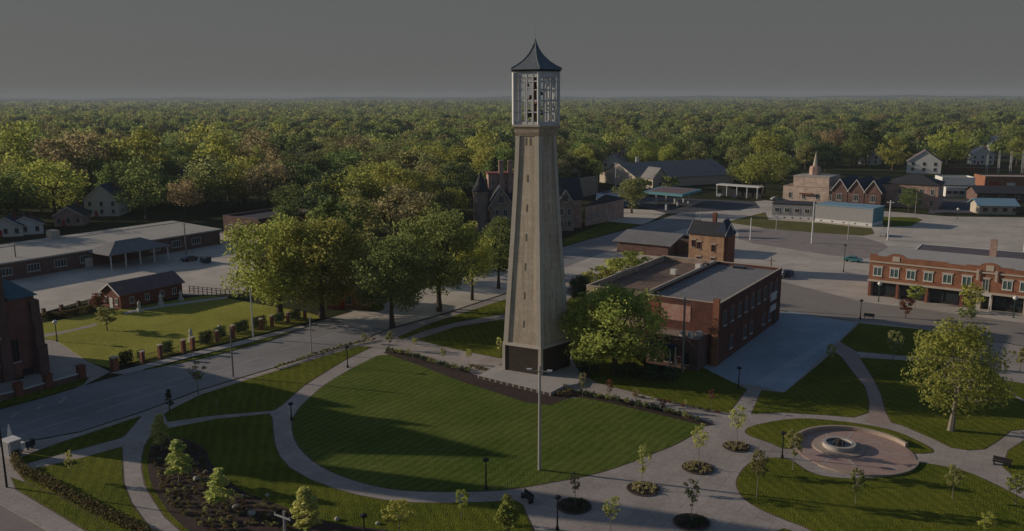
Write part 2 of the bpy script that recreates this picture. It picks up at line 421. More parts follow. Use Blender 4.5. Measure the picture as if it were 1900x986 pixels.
# streets (z = .02), park sheet (z = .12), lawns on it
street_a_near = [(-150, 857), (36, 821), (146, 801), (265, 763), (371, 723), (511, 681), (663, 635), (718, 611), (827, 581), (949, 541), (1046, 497), (1150, 458), (1290, 420)]
street_a_far = [(1290, 386), (1192, 418), (1046, 458), (949, 492), (860, 528), (700, 590), (620, 588), (572, 602), (499, 630), (377, 663), (268, 684), (155, 716), (76, 740), (0, 760), (-150, 800)]
patch('street', street_a_near + street_a_far, 0.02, asphalt)
patch('side_street', [(-260, 1000), (-150, 857), (-90, 890), (0, 938), (91, 988), (330, 1120), (330, 1300), (-260, 1300)], 0.024, mat('rose_asphalt', (0.29, 0.235, 0.22), var=0.18, scale=0.3, scale2=4))
patch('town_paving', [(949, 492), (1046, 458), (1192, 418), (1290, 386), (1420, 372), (1640, 392), (1760, 402), (2200, 408), (2300, 700), (1900, 640), (1560, 592), (1446, 576), (1400, 600), (1290, 660), (1040, 540)], 0.012, yard_conc)
patch('street_front', [(1290, 455), (1440, 520), (1600, 560), (1780, 583), (1900, 600), (2300, 655), (2300, 705), (1900, 642), (1720, 612), (1560, 592), (1446, 576), (1380, 540), (1240, 480)], 0.016, mat('warm_asphalt', (0.33, 0.285, 0.25), var=0.16, scale=0.2, scale2=3))
# the side road at the crossing behind the dark tree and the island in it
patch('side_road', [(620, 588), (700, 566), (760, 545), (860, 515), (949, 480), (949, 540), (827, 580), (718, 610), (640, 605)], 0.028, yard_conc)
patch('island_kerb', [(606, 566), (640, 574), (700, 586), (722, 580), (720, 565), (700, 552), (650, 548), (625, 554)], 0.10, concrete_pale, smooth=1, thick=0.09)
patch('island_grass', [(622, 562), (650, 571), (700, 580), (714, 574), (712, 564), (690, 556), (650, 553)], 0.11, lawn_park, smooth=1)

# west side: school yard, garden
patch('school_yard', [(-160, 540), (0, 500), (160, 488), (420, 428), (480, 430), (470, 520), (450, 545), (350, 548), (200, 545), (80, 580), (30, 590), (-160, 610)], 0.03, yard_conc)
patch('garden_lawn', [(78, 600), (200, 578), (355, 552), (395, 548), (470, 563), (560, 578), (600, 588), (560, 600), (440, 630), (330, 655), (200, 682), (166, 672), (130, 648), (105, 632), (80, 628)], 0.12, lawn_gold, thick=0.1)
patch('garden_path', [(82, 620), (130, 612), (180, 600), (180, 604), (130, 616), (84, 626)], 0.126, concrete)
patch('house_path', [(228, 579), (300, 566), (420, 550), (424, 553), (302, 570), (232, 583)], 0.13, concrete_pale)
patch('drive', [(60, 628), (105, 632), (130, 648), (166, 672), (205, 690), (155, 716), (60, 735), (40, 690)], 0.036, concrete)
patch('garden_sidewalk', [(205, 692), (300, 668), (440, 634), (560, 604), (566, 607), (446, 640), (310, 674), (230, 694)], 0.125, concrete_pale, thick=0.1)
patch('garden_verge', [(262, 684), (310, 676), (446, 642), (560, 609), (572, 604), (499, 632), (377, 664), (268, 686)], 0.122, lawn_park, thick=0.1)
patch('church_verge', [(-150, 800), (0, 757), (76, 737), (155, 713), (165, 700), (60, 728), (-150, 785)], 0.12, lawn_park, thick=0.1)
patch('church_pavement', [(-150, 784), (60, 727), (164, 699), (150, 690), (60, 700), (-150, 740)], 0.118, concrete, thick=0.1)

park_edge = [(-150, 860), (36, 823), (146, 803), (265, 765), (371, 725), (511, 683), (663, 637), (718, 613), (827, 583), (949, 543), (1040, 506), (1075, 520), (1100, 600), (1215, 690), (1300, 676),
             (1400, 601), (1446, 577), (1560, 593), (1720, 613), (1900, 643), (2250, 700), (2250, 1300), (330, 1300), (330, 1105), (91, 986), (0, 936), (-90, 888)]
patch('park_paving', park_edge, 0.12, concrete, thick=0.11)
LZ = 0.15
edge_soil = mat('lawn_edge_soil', (0.15, 0.1, 0.065), var=0.4, scale=1.2)
def lawn(name, px, smooth=1, m=lawn_park, z=LZ):
    o = patch(name, px, z, m, smooth=smooth, thick=0.03)
    # a narrow strip of bare soil where the turf meets the paving
    pts = [P(x, y, z) for x, y in px]; pts = [(p.x, p.y) for p in pts]
    if smooth: pts = chaikin(pts, smooth)
    pts = ccw(pts); n = len(pts); out = []
    for i in range(n):
        a, b, c = Vector(pts[i - 1]), Vector(pts[i]), Vector(pts[(i + 1) % n])
        t1, t2 = (b - a), (c - b)
        t1 = t1.normalized() if t1.length > 1e-6 else t2.normalized(); t2 = t2.normalized() if t2.length > 1e-6 else t1
        nn = Vector((t1.y + t2.y, -t1.x - t2.x)); nn = nn.normalized() if nn.length > 1e-3 else Vector((t1.y, -t1.x))
        out.append(b + nn * .16)
    m_ = MB(); q = z - .012
    for i in range(n):
        j = (i + 1) % n; m_.poly([(pts[i][0], pts[i][1], q), (out[i].x, out[i].y, q - .01), (out[j].x, out[j].y, q - .01), (pts[j][0], pts[j][1], q)])
    struct(name + '_edge', m_, edge_soil)
    return o

oval = [(712, 655), (668, 676), (642, 690), (602, 714), (575, 738), (556, 757), (543, 778), (543, 799), (550, 822), (572, 848), (602, 869), (645, 887), (693, 901), (739, 909), (800, 912), (876, 912), (949, 908),
        (1046, 891), (1098, 881), (1159, 862), (1219, 838), (1250, 826), (1286, 806), (1309, 791), (1280, 784), (1204, 765), (1113, 744), (1064, 736), (1022, 752), (976, 747), (900, 722), (861, 710), (800, 686), (750, 668)]
lawn('oval_lawn', oval, 1, lawn_oval)
mulch_px = [(1309, 791), (1326, 787), (1280, 774), (1204, 752), (1130, 735), (1082, 728), (1050, 722), (1020, 732), (950, 716), (888, 698), (862, 688), (800, 672), (740, 652), (718, 650), (712, 655), (750, 668), (800, 686), (861, 710), (900, 722), (976, 747), (1022, 752), (1064, 736), (1113, 744), (1204, 765), (1280, 784)]
patch('mulch_border', mulch_px, 0.152, mulch)
lawn('west_corner_lawn', [(40, 862), (152, 832), (225, 812), (232, 806), (262, 772), (110, 822), (30, 852)], 0)
lawn('triangle_lawn', [(34, 876), (100, 862), (152, 850), (226, 829), (226, 860), (228, 895), (242, 932), (262, 960), (284, 990), (330, 1050), (280, 1050), (180, 962), (110, 920), (50, 895)], 0)
lawn('hedge_side_lawn', [(20, 886), (50, 897), (110, 922), (180, 964), (280, 1052), (262, 1052), (167, 988), (100, 948), (32, 908)], 0)
lawn('north_west_lawn', [(306, 768), (320, 759), (372, 733), (462, 704), (580, 668), (663, 643), (690, 644), (640, 668), (587, 700), (560, 718), (541, 735), (522, 752), (508, 761), (499, 762), (400, 770), (312, 782)], 0)
lawn('west_lawn', [(312, 795), (400, 778), (499, 768), (504, 776), (505, 793), (508, 822), (517, 846), (535, 867), (572, 889), (620, 907), (663, 919), (712, 928), (769, 933), (830, 934), (906, 932), (952, 928), (968, 936), (978, 960), (992, 990), (1010, 1060),
                   (420, 1060), (340, 988), (306, 957), (285, 926), (270, 899), (264, 869), (265, 847), (270, 826), (282, 806)], 0)
patch('planting_bed', [(290, 812), (340, 812), (384, 832), (388, 858), (420, 884), (440, 908), (500, 930), (560, 955), (620, 972), (690, 980), (770, 990), (800, 1060), (440, 1060), (350, 985), (318, 957), (296, 926), (280, 899), (274, 869), (275, 847), (280, 826)], 0.158, mulch, smooth=1)
lawn('street_lawn', [(738, 626), (800, 600), (949, 552), (949, 580), (845, 598), (786, 614), (745, 630)], 0)
lawn('shaded_lawn', [(775, 630), (845, 607), (937, 592), (960, 592), (960, 668), (925, 664), (880, 655), (815, 641)], 0)
lawn('tree_lawn', [(1050, 560), (1075, 540), (1100, 605), (1215, 692), (1300, 680), (1385, 722), (1352, 766), (1300, 757), (1241, 744), (1162, 724), (1110, 710), (1075, 690), (1050, 640)], 0)
lawn('crescent_lawn', [(1381, 802), (1392, 791), (1446, 780), (1491, 776), (1552, 781), (1613, 789), (1665, 801), (1704, 819), (1732, 834), (1728, 841), (1680, 841), (1670, 830), (1640, 813), (1600, 801), (1560, 795), (1520, 796), (1493, 802), (1479, 816), (1470, 832), (1452, 832), (1427, 820), (1400, 812)], 1)
lawn('middle_lawn', [(1456, 729), (1490, 702), (1548, 652), (1560, 662), (1583, 692), (1604, 718), (1611, 745), (1610, 766), (1583, 774), (1522, 769), (1449, 765), (1394, 768), (1414, 724)], 0)
lawn('corner_lawn', [(1595, 600), (1716, 612), (1820, 632), (1790, 662), (1698, 662), (1590, 652), (1560, 634)], 0)
lawn('big_tree_lawn', [(1596, 664), (1700, 670), (1830, 676), (1862, 706), (1884, 738), (1920, 756), (1960, 790), (1875, 799), (1850, 818), (1826, 833), (1796, 835), (1765, 830), (1735, 815), (1674, 789), (1655, 784), (1645, 765), (1636, 732), (1620, 700)], 0)
lawn('east_verge', [(1864, 706), (1900, 712), (2000, 735), (2000, 760), (1920, 750), (1886, 734)], 0)
lawn('far_east_lawn', [(1872, 836), (1900, 818), (2000, 800), (2000, 930), (1930, 905), (1880, 882), (1862, 866)], 0)
lawn('south_east_lawn', [(1366, 899), (1371, 882), (1385, 864), (1402, 854), (1430, 849), (1466, 852), (1484, 866), (1505, 878), (1540, 886), (1590, 889), (1640, 886), (1678, 872), (1692, 860), (1713, 859), (1744, 864), (1789, 873), (1841, 896), (1899, 926), (1950, 955), (1900, 990), (1860, 1060), (1640, 1060), (1507, 982), (1446, 960), (1400, 939), (1376, 920)], 1)
lawn('south_lawn', [(1437, 989), (1455, 981), (1476, 988), (1560, 1040), (1480, 1060), (1420, 1010)], 0)
patch('brick_path', [(1550, 640), (1562, 634), (1588, 652), (1606, 672), (1624, 704), (1638, 732), (1647, 765), (1656, 786), (1630, 790), (1604, 782), (1613, 766), (1613, 745), (1606, 717), (1585, 690), (1560, 660)], 0.126, mat('brick_walk', (0.44, 0.32, 0.275), var=.2, scale=.8, scale2=7))
patch('car_park', [(1589, 600), (1546, 593), (1470, 578), (1446, 580), (1400, 602), (1320, 655), (1282, 684), (1284, 702), (1400, 715), (1455, 728), (1482, 703)], 0.145, asphalt_lot, thick=0.02)
patch('car_park_stripe', [(1560, 622), (1548, 619), (1400, 712), (1425, 718)], 0.149, mat('paler_lot_strip', (0.42, 0.47, 0.51), var=0.2, scale=0.4))

# eastern yards
patch('rail_bed', [(1370, 424), (1440, 424), (1600, 440), (1640, 452), (1660, 470), (1610, 480), (1540, 474), (1400, 452), (1370, 444)], 0.03, ballast)
patch('yard_grass', [(1346, 412), (1420, 394), (1426, 408), (1520, 414), (1618, 424), (1622, 434), (1600, 438), (1500, 431), (1420, 424)], 0.034, lawn_dry)
patch('shop_yard_grass', [(1634, 402), (1700, 404), (1712, 408), (1690, 420), (1640, 421)], 0.034, lawn_park)
patch('forecourt', [(1150, 364), (1220, 366), (1300, 370), (1400, 374), (1411, 386), (1330, 392), (1236, 396), (1212, 388), (1160, 380)], 0.032, asphalt_dark)
patch('shade_dark_lot', [(1734, 366), (1818, 372), (1812, 396), (1722, 396)], 0.033, asphalt_dark)  # the dark tone carries the shade lying over this lot
patch('corner_lot', [(1125, 386), (1212, 390), (1236, 396), (1203, 413), (1191, 417), (1125, 411)], 0.036, mat('beige_lot', (0.62, 0.53, 0.44), var=.12, scale=.1))
patch('mansion_lawn', [(1046, 445), (1125, 412), (1190, 418), (1170, 422), (1046, 456)], 0.034, lawn_park)

# road markings on the street
def strip(mb, a, b, wd, z):
    a = P(*a); b = P(*b); d = (b - a).normalized(); nrm = Vector((-d.y, d.x, 0)) * wd / 2
    mb.poly([(p.x, p.y, z) for p in (a - nrm, b - nrm, b + nrm, a + nrm)])
mk = MB()
for a, b in [((-20, 806), (196, 741)), ((196, 741), (340, 700)), ((20, 813), (150, 774)), ((90, 799), (115, 792)), ((180, 764), (330, 715)), ((340, 712), (480, 664)), ((520, 650), (640, 612))]:
    strip(mk, a, b, 0.22, 0.03)
for a, b in [((110, 749), (124, 736)), ((68, 760), (80, 752)), ((20, 775), (32, 766))]: strip(mk, a, b, 0.35, 0.03)
struct('road_marking', mk, paint_white)
tr = MB()
for dy in (0, 6, 14, 20): strip(tr, (1372, 430 + dy), (1640, 452 + dy), 0.12, 0.08)
struct('railway_track', tr, mat('rusty_rail', (0.3, 0.24, 0.2), var=0.2))

# low blue-grey rise along the horizon
hb = MB(); N = 60
rg = random.Random(5)
prev = None
for i in range(N + 1):
    a = R(53) + R(74) * i / N
    hgt = 40 + 5 * math.sin(i * .7) + 4 * math.sin(i * 1.9 + 1) + rg.uniform(-2, 2)
    cur = [(math.cos(a) * d, math.sin(a) * d, z) for d, z in ((8200, 0.5), (9000, hgt), (10500, hgt * .9), (11500, .5))]
    if prev:
        for k in range(3): hb.poly([prev[k], cur[k], cur[k + 1], prev[k + 1]])
    prev = cur
struct('hills', hb, mat('distant_wooded_hill', (0.05, 0.065, 0.035), var=0.3, scale=0.004))
#PART2

# ------------------------------------------------------------------ bell tower
TC = Vector((3.5, 130.4, 0.0)); TA0 = R(-81.75)
tower = thing('bell_tower', 'tall tapering pale stone bell tower with a glazed cage and pointed metal roof', 'bell tower', (TC.x, TC.y, 0.6))
def pent(r, z, off=0.0): return [Vector((TC.x + r * math.cos(TA0 + k * R(72) + off), TC.y + r * math.sin(TA0 + k * R(72) + off), z)) for k in range(5)]
LV = [(5.0, 5.42), (8.5, 5.16), (12.5, 4.86), (16.8, 4.52), (20.8, 4.2), (24.9, 3.9), (29, 3.62), (32.8, 3.4), (36.3, 3.25)]
def tower_R(z):
    for (z0, r0), (z1, r1) in zip(LV, LV[1:]):
        if z <= z1: return r0 + (r1 - r0) * (z - z0) / (z1 - z0)
    return LV[-1][1]
def recess(r, depth): return r - depth / math.cos(R(36))
m = MB()
for (z0, r0), (z1, r1) in zip(LV, LV[1:]):
    a, b = pent(recess(r0, .17), z0), pent(recess(r1, .17), z1)
    for k in range(5): m.poly([a[k], a[(k + 1) % 5], b[(k + 1) % 5], b[k]])
m.build('shaft', tower_stone, tower)
for k in range(5):
    m = MB()
    for (z0, r0), (z1, r1) in zip(LV, LV[1:]):
        rings = []
        for z, r in ((z0, r0), (z1, r1)):
            p = pent(r, z); q = pent(recess(r, .26), z); wdt = 0.5 + 0.05 * r
            c = p[k]; e1 = (p[k - 1] - c).normalized(); e2 = (p[(k + 1) % 5] - c).normalized()
            n1 = (q[k] - c)
            i1 = Vector((-e1.y, e1.x, 0)); i1 = i1 if i1.dot(n1) > 0 else -i1
            i2 = Vector((-e2.y, e2.x, 0)); i2 = i2 if i2.dot(n1) > 0 else -i2
            rings.append([c, c + e2 * wdt, c + e2 * wdt + i2 * .2, q[k], c + e1 * wdt + i1 * .2, c + e1 * wdt])
        m.hexa(rings[0], rings[1])
    m.build('corner_rib', tower_pale, tower)
m = MB()
m.hexa(pent(5.5, 0.6), pent(5.42, 4.6)); m.build('granite_base', granite, tower)
m = MB(); m.hexa(pent(5.62, 4.6), pent(5.5, 5.02)); m.build('base_course', tower_pale, tower)
for k in range(5):
    p0, p1 = pent(5.6, .6), pent(5.5, 4.6); m = MB()
    def corner(ring, s): 
        c = ring[k]; return [c + (c - TC).normalized().xyz * 0.0, c + (ring[(k + 1) % 5] - c).normalized() * s, c + Vector((TC.x - c.x, TC.y - c.y, 0)).normalized() * s * 1.05, c + (ring[k - 1] - c).normalized() * s]
    m.hexa(corner(pent(5.66, .62), .5), corner(pent(5.58, 4.59), .45)); m.build('base_corner_rib', tower_pale if k in (0, 4) else granite, tower)  # left and front ribs pale: their sunlight is put into the stone colour
def shaft_face(k, s, z, inset):
    """point on face k (between corner k and k+1), s along 0..1"""
    r = tower_R(z); a = pent(recess(r, inset), z); return a[k].lerp(a[(k + 1) % 5], s), (a[(k + 1) % 5] - a[k]).normalized()
for k in (4, 0, 1, 3):
    for z in (7.6, 12.0, 16.4, 20.8, 25.2, 29.6, 35.0):
        for s in ((.5,) if z < 34 else (.4, .6)):
            c, t = shaft_face(k, s, z, .165); nn = Vector((t.y, -t.x, 0))
            c2, _ = shaft_face(k, s, z + 1.1, .165)
            m = MB(); m.hexa([c - t * .1, c + t * .1, c + t * .1 + nn * .05, c - t * .1 + nn * .05], [c2 - t * .1, c2 + t * .1, c2 + t * .1 + nn * .05, c2 - t * .1 + nn * .05])
            m.build('slit_window', mat('ochre_louvre', (0.52, 0.4, 0.27), var=0.25), tower)
m = MB()
for (z0, r0), (z1, r1) in zip([(36.3, 3.2), (36.8, 3.42), (37.3, 3.5)], [(36.8, 3.42), (37.3, 3.5), (37.7, 3.78)]): m.hexa(pent(r0, z0), pent(r1, z1))
m.build('corbel', tower_band, tower)
m = MB(); m.hexa(pent(3.82, 37.7), pent(3.82, 37.98)); m.build('belfry_floor', tower_pale, tower)
BR = 3.5
for k in range(5):
    c = pent(BR, 0)[k]; ang = math.atan2(c.y - TC.y, c.x - TC.x)
    MB().cbox((c.x, c.y, 37.98), .42, .42, 7.5, ang).build('corner_post', steel_pale, tower)
    a, b = pent(BR - .05, 0)[k], pent(BR - .05, 0)[(k + 1) % 5]; t = (b - a).normalized(); L = (b - a).length; an = math.atan2(t.y, t.x)
    m = MB()
    for s in (.25, .5, .75):
        p = a.lerp(b, s); m.cbox((p.x, p.y, 38.0), .22, .18, 7.3, an)
    for z, hh in ((38.0, .4), (39.7, .16), (41.3, .24), (42.9, .16), (44.1, .2), (44.75, .68)):
        p = a.lerp(b, .5); m.cbox((p.x, p.y, z), L - .5, .12, hh, an)
    m.build('cage_screen', steel_pale, tower)
m = MB(); m.hexa(pent(3.62, 45.44), pent(3.62, 45.9)); m.build('eave_beam', steel_pale, tower)
for i, (bx, by, bz, br) in enumerate([(-.9, .2, 39.0, .75), (.8, -.5, 39.3, .6), (.2, .9, 40.8, .5), (-.7, -.7, 41.6, .45), (.9, .5, 42.2, .42), (0, -.2, 43.2, .38), (-1.1, .6, 43.5, .34)]):
    MB().lathe((TC.x + bx, TC.y + by, bz), [(br, 0), (br * .8, .25 * br), (br * .62, .9 * br), (br * .5, 1.25 * br), (.1 * br, 1.45 * br)], 14).build('bell', bell_bronze, tower, True)
m = MB(); m.cbox((TC.x, TC.y, 38.0), .4, .4, 7.4, TA0); m.cbox((TC.x, TC.y, 41.0), 4.4, .25, .25, TA0); m.cbox((TC.x, TC.y, 42.9), 4.4, .25, .25, TA0 + 1); m.build('bell_frame', mat('rust_frame', (0.16, 0.08, 0.055), var=0.3), tower)
m = MB(); prof = [(4.12, 45.88), (3.98, 46.05), (3.05, 46.5), (2.2, 47.05), (1.5, 47.68), (.95, 48.3), (.52, 49.0), (.2, 49.7), (.05, 50.3)]
for (r0, z0), (r1, z1) in zip(prof, prof[1:]):
    a, b = pent(r0, z0), pent(r1, z1)
    for k in range(5): m.poly([a[k], a[(k + 1) % 5], b[(k + 1) % 5], b[k]])
m.poly(list(reversed(pent(4.12, 45.88)))); rf = m.build('roof', copper, tower)
m = MB()
for k in range(5):
    for (r0, z0), (r1, z1) in zip(prof[1:], prof[2:]): m.tube(pent(r0, z0 + .03)[k], pent(r1, z1 + .03)[k], .07, n=5)
m.build('ridge_roll', copper, rf)
m = MB(); m.tube((TC.x, TC.y, 50.1), (TC.x, TC.y, 52.6), .035, .02, 6); m.build('lightning_rod', grey_metal, rf)
m = MB(); m.hexa(pent(3.74, 45.63), pent(3.74, 45.87))
for k in range(5):
    a, b = pent(3.8, 45.62)[k], pent(3.8, 45.62)[(k + 1) % 5]; an = math.atan2((b - a).y, (b - a).x)
    for i in range(12):
        p = a.lerp(b, (i + .5) / 12); m.cbox(p, .14, .22, .27, an)
m.build('dentil_band', roof_dark, rf)

# terrace the tower stands on, dark edge panels standing in for shaded recesses
terr = thing('tower_terrace', 'raised pale concrete terrace under the bell tower with dark panels for shaded recesses in its edge', 'terrace', P(960, 700))
tp = [P(x, y, .6) for x, y in [(888, 697), (904, 688), (928, 676), (965, 668), (1040, 670), (1085, 690), (1072, 712), (1046, 716), (1021, 729)]]
MB().prism([(p.x, p.y) for p in tp], .13, .6).build('deck', concrete_pale, terr)
a, b = P(888, 697, .6), P(1021, 729, .6); t = (b - a).normalized(); nn = Vector((t.y, -t.x, 0)); L = (b - a).length
for i in range(13):
    MB().box(a + t * (L * i / 12 - .11) + nn * .01 - Z * .45, t * .22, nn * .07, Z * .43).build('edge_post', concrete, terr)
for i in range(12): MB().box(a + t * (L * i / 12 + .25) + nn * .01 - Z * .4, t * (L / 12 - .5), nn * .05, Z * .36).build('recess_shade_panel', granite, terr)

# ------------------------------------------------------------------ building helpers
def rect(o, Lu, Lv, u=U, v=V): o = Vector((o[0], o[1], 0)); return [o, o + u * Lu, o + u * Lu + v * Lv, o + v * Lv]
def flat_block(root, o, Lu, Lv, h, wall_m, roof_m, par=.6, th=.3, z0=0.0, u=U, v=V, coping=None, names=('wall', 'roof')):
    c = rect(o, Lu, Lv, u, v); m = MB()
    m.prism([(p.x, p.y) for p in c], z0, h - par)
    up = Z * (par - .002); b = h - par + .002
    m.box(c[0] + Z * b, u * Lu, v * th, up); m.box(c[3] + Z * b, u * Lu, -v * th, up)
    m.box(c[0] + v * th + Z * b, u * th, v * (Lv - 2 * th), up); m.box(c[1] + v * th + Z * b, -u * th, v * (Lv - 2 * th), up)
    wo = m.build(names[0], wall_m, root)
    MB().box(c[0] + u * (th + .01) + v * (th + .01) + Z * b, u * (Lu - 2 * th - .02), v * (Lv - 2 * th - .02), Z * .06).build(names[1], roof_m, root)
    if coping:
        m = MB(); e = .06; q = Z * (h + .002)
        m.box(c[0] - u * e - v * e + q, u * (Lu + 2 * e), v * (th + e), Z * .1); m.box(c[3] - u * e + v * e + q, u * (Lu + 2 * e), -v * (th + e), Z * .1)
        m.box(c[0] - u * e + v * (th + .002) + q, u * (th + e), v * (Lv - 2 * th - .004), Z * .1); m.box(c[1] + u * e + v * (th + .002) + q, -u * (th + e), v * (Lv - 2 * th - .004), Z * .1)
        m.build('coping', coping, root)
    return wo
def gable_block(root, o, Lu, Lv, eave, ridge, axis, wall_m, roof_m, over=.45, z0=0.0, u=U, v=V, th=.18, trim=None):
    o = Vector((o[0], o[1], 0))
    if axis == 'v': a, la, b, lb = u, Lu, v, Lv      # ridge along b
    else: a, la, b, lb = v, Lv, u, Lu
    sec = lambda s, e=0: [o + b * s + Z * z0, o + a * la + b * s + Z * z0, o + a * la + b * s + Z * eave, o + a * la / 2 + b * s + Z * ridge, o + b * s + Z * eave]
    m = MB(); m.hexa(sec(0), sec(lb)); w_ = m.build('wall', wall_m, root)
    k = (ridge - eave) / (la / 2); m = MB(); d = .04
    for sgn in (0, 1):
        e0 = o + a * (-over if sgn == 0 else la + over) + Z * (eave - k * over + d); r0 = o + a * la / 2 + Z * (ridge + d)
        ln = lb + 2 * over; s0 = -b * over
        m.hexa([e0 + s0, r0 + s0, r0 + s0 + b * ln, e0 + s0 + b * ln], [p + Z * th for p in (e0 + s0, r0 + s0, r0 + s0 + b * ln, e0 + s0 + b * ln)])
    rf = m.build('roof', roof_m, root)
    if trim:
        for end in (-over - .06, lb + over):
            m = MB()
            q = [o + a * (-over) + b * end + Z * (eave - k * over - .12), o + a * la / 2 + b * end + Z * (ridge - .12), o + a * (la + over) + b * end + Z * (eave - k * over - .12)]
            m.hexa([q[0], q[1], q[2], q[2] + Z * .36, q[1] + Z * .36, q[0] + Z * .36], [p + b * .06 for p in (q[0], q[1], q[2], q[2] + Z * .36, q[1] + Z * .36, q[0] + Z * .36)])
            m.build('bargeboard', trim, rf)
    return w_, rf
def hip_roof(root, o, Lu, Lv, eave, ridge, roof_m, over=.5, u=U, v=V, name='roof'):
    o = Vector((o[0], o[1], 0)) - u * over - v * over; Lu += 2 * over; Lv += 2 * over
    m = MB(); c = [p + Z * eave for p in rect(o, Lu, Lv, u, v)]
    if Lv >= Lu: r0, r1 = o + u * Lu / 2 + v * Lu / 2 + Z * ridge, o + u * Lu / 2 + v * (Lv - Lu / 2) + Z * ridge; fs = [[c[0], c[1], r0], [c[1], c[2], r1, r0], [c[2], c[3], r1], [c[3], c[0], r0, r1]]
    else: r0, r1 = o + v * Lv / 2 + u * Lv / 2 + Z * ridge, o + v * Lv / 2 + u * (Lu - Lv / 2) + Z * ridge; fs = [[c[0], c[1], r1, r0], [c[1], c[2], r1], [c[2], c[3], r0, r1], [c[3], c[0], r0]]
    for f in fs: m.poly(f)
    m.hexa([p - Z * .22 for p in c], [p - Z * .004 for p in c])
    return m.build(name, roof_m, root)
def window(root, c, t, nn, w, h, frame_m=white_paint, glass_m=glass, mull=1, trans=1, sill=trim_cream, lintel=None, fr=.09, name='window'):
    """c: middle of the sill line on the wall face"""
    c = Vector(c); m = MB()
    m.box(c - t * w / 2 + nn * .004, t * fr, nn * .1, Z * h); m.box(c + t * (w / 2 - fr) + nn * .004, t * fr, nn * .1, Z * h)
    m.box(c - t * (w / 2 - fr) + nn * .004, t * (w - 2 * fr), nn * .1, Z * fr); m.box(c - t * (w / 2 - fr) + nn * .004 + Z * (h - fr), t * (w - 2 * fr), nn * .1, Z * fr)
    for i in range(mull):
        x = -w / 2 + w * (i + 1) / (mull + 1); m.box(c + t * (x - fr * .4) + nn * .05 + Z * fr, t * fr * .8, nn * .05, Z * (h - 2 * fr))
    f = m.build(name, frame_m, root)
    m = MB(); m.box(c - t * (w / 2 - fr) + nn * .006 + Z * fr, t * (w - 2 * fr), nn * .03, Z * (h - 2 * fr)); m.build('pane', glass_m, f)
    if sill: m = MB(); m.box(c - t * (w / 2 + .1) + nn * .003 - Z * .14, t * (w + .2), nn * .2, Z * .13); m.build('sill', sill, f)
    if lintel: m = MB(); m.box(c - t * (w / 2 + .2) + nn * .003 + Z * (h + .01), t * (w + .4), nn * .14, Z * .3); m.build('lintel', lintel, f)
    return f
def door(root, c, t, nn, w, h, m_, name='door', glass_m=None):
    c = Vector(c); m = MB(); m.box(c - t * w / 2 + nn * .004, t * w, nn * .07, Z * h); d = m.build(name, m_, root)
    m = MB(); m.box(c + t * (w / 2 - .18) + nn * .075 + Z * 1.0, t * .06, nn * .06, Z * .16); m.build('handle', grey_metal, d)
    return d
def rowpts(a, b, n): return [a.lerp(b, (i + .5) / n) for i in range(n)]
NU, NV = U, V        # outward normals: +U faces right-down (shade), -V faces the camera-left (sun)

# ------------------------------------------------------------------ brick church, left edge
K1 = P(78, 690); K1.z = 0
ch = thing('brick_church', 'dark red brick church with a teal shingle roof and stepped corner buttress at the street', 'church', K1)
def fp(t, back=0.0, z=0.0): return K1 - V * t - U * back + Z * z
m = MB(); prof = [(0, 0), (0, 12.3), (4.2, 12.3), (12, 21.6), (17, 16.4), (26.2, 16.4), (26.2, 0)]
m.hexa([fp(t, 0, z) for t, z in prof], [fp(t, 26, z) for t, z in prof]); m.build('wall', brick_church, ch)
m = MB()
for (t0, z0), (t1, z1) in (((3.9, 12.2), (12, 21.75)), ((12, 21.75), (17.4, 16.2)), ((17.4, 16.6), (26.5, 16.6))):
    q = [fp(t0, -.45, z0), fp(t1, -.45, z1), fp(t1, 26.5, z1), fp(t0, 26.5, z0)]
    m.hexa(q, [p + Z * .3 for p in q])
m.hexa([fp(t, b, 12.32) for t, b in ((-.5, -.45), (3.85, -.45), (3.85, 12), (-.5, 12))], [fp(t, b, 16.2) for t, b in ((3.4, 6.5), (3.84, 6.5), (3.84, 9), (3.4, 9))])
m.build('roof', roof_teal, ch)
m = MB(); q = fp(21.8, 4.2)
m.box(q, -V * 4.2, U * 4.25, Z * 24); m.build('bell_turret', brick_brown, ch)
m = MB(); c0 = fp(23.9, 2.1); m.hexa([c0 + (V * a + U * b) * 2.4 + Z * 24.02 for a, b in ((-1, -1), (-1, 1), (1, 1), (1, -1))], [c0 + (V * a + U * b) * .06 + Z * 35 for a, b in ((-1, -1), (-1, 1), (1, 1), (1, -1))]); m.build('spire', roof_teal, ch)
m = MB(); q = fp(4.6, .7); m.box(q, -V * 1.4, U * 1.4, Z * 16.4); c0 = fp(5.3, 0)
m.hexa([c0 + (V * a + U * b) * .85 + Z * 16.42 for a, b in ((-1, -1), (-1, 1), (1, 1), (1, -1))], [c0 + (V * a + U * b) * .05 + Z * 18.2 for a, b in ((-1, -1), (-1, 1), (1, 1), (1, -1))]); m.build('pinnacle', brick_brown, ch)
m = MB()
for zz0, zz1, d in ((0, 4.2, 1.5), (4.2, 8.4, 1.05), (8.4, 11.6, .65)): m.box(fp(.9, -.004, zz0 + .002), V * 1.3, U * d, Z * (zz1 - zz0 - .004))
for zz0, zz1, d in ((0, 4.2, 1.3), (4.2, 8.4, .9), (8.4, 11.6, .5)): m.box(fp(-.004, .9, zz0 + .002), U * .88, V * d, Z * (zz1 - zz0 - .004))
m.build('buttress', brick_brown, ch)
for t in (3.6, 6.6, 9.6):
    window(ch, fp(t, 0, 2.6), V, U, 1.1, 3.6, brick_red, glass, sill=stone_white)
m = MB(); m.box(fp(9.5, -.003, 6.7), V * 3.6, U * .8, Z * .35); m.build('stone_ledge', stone_white, ch)
m = MB(); m.box(fp(2.9, -.003, .2), V * 1.6, U * .12, Z * 1.0); m.build('basement_window', glass, ch)

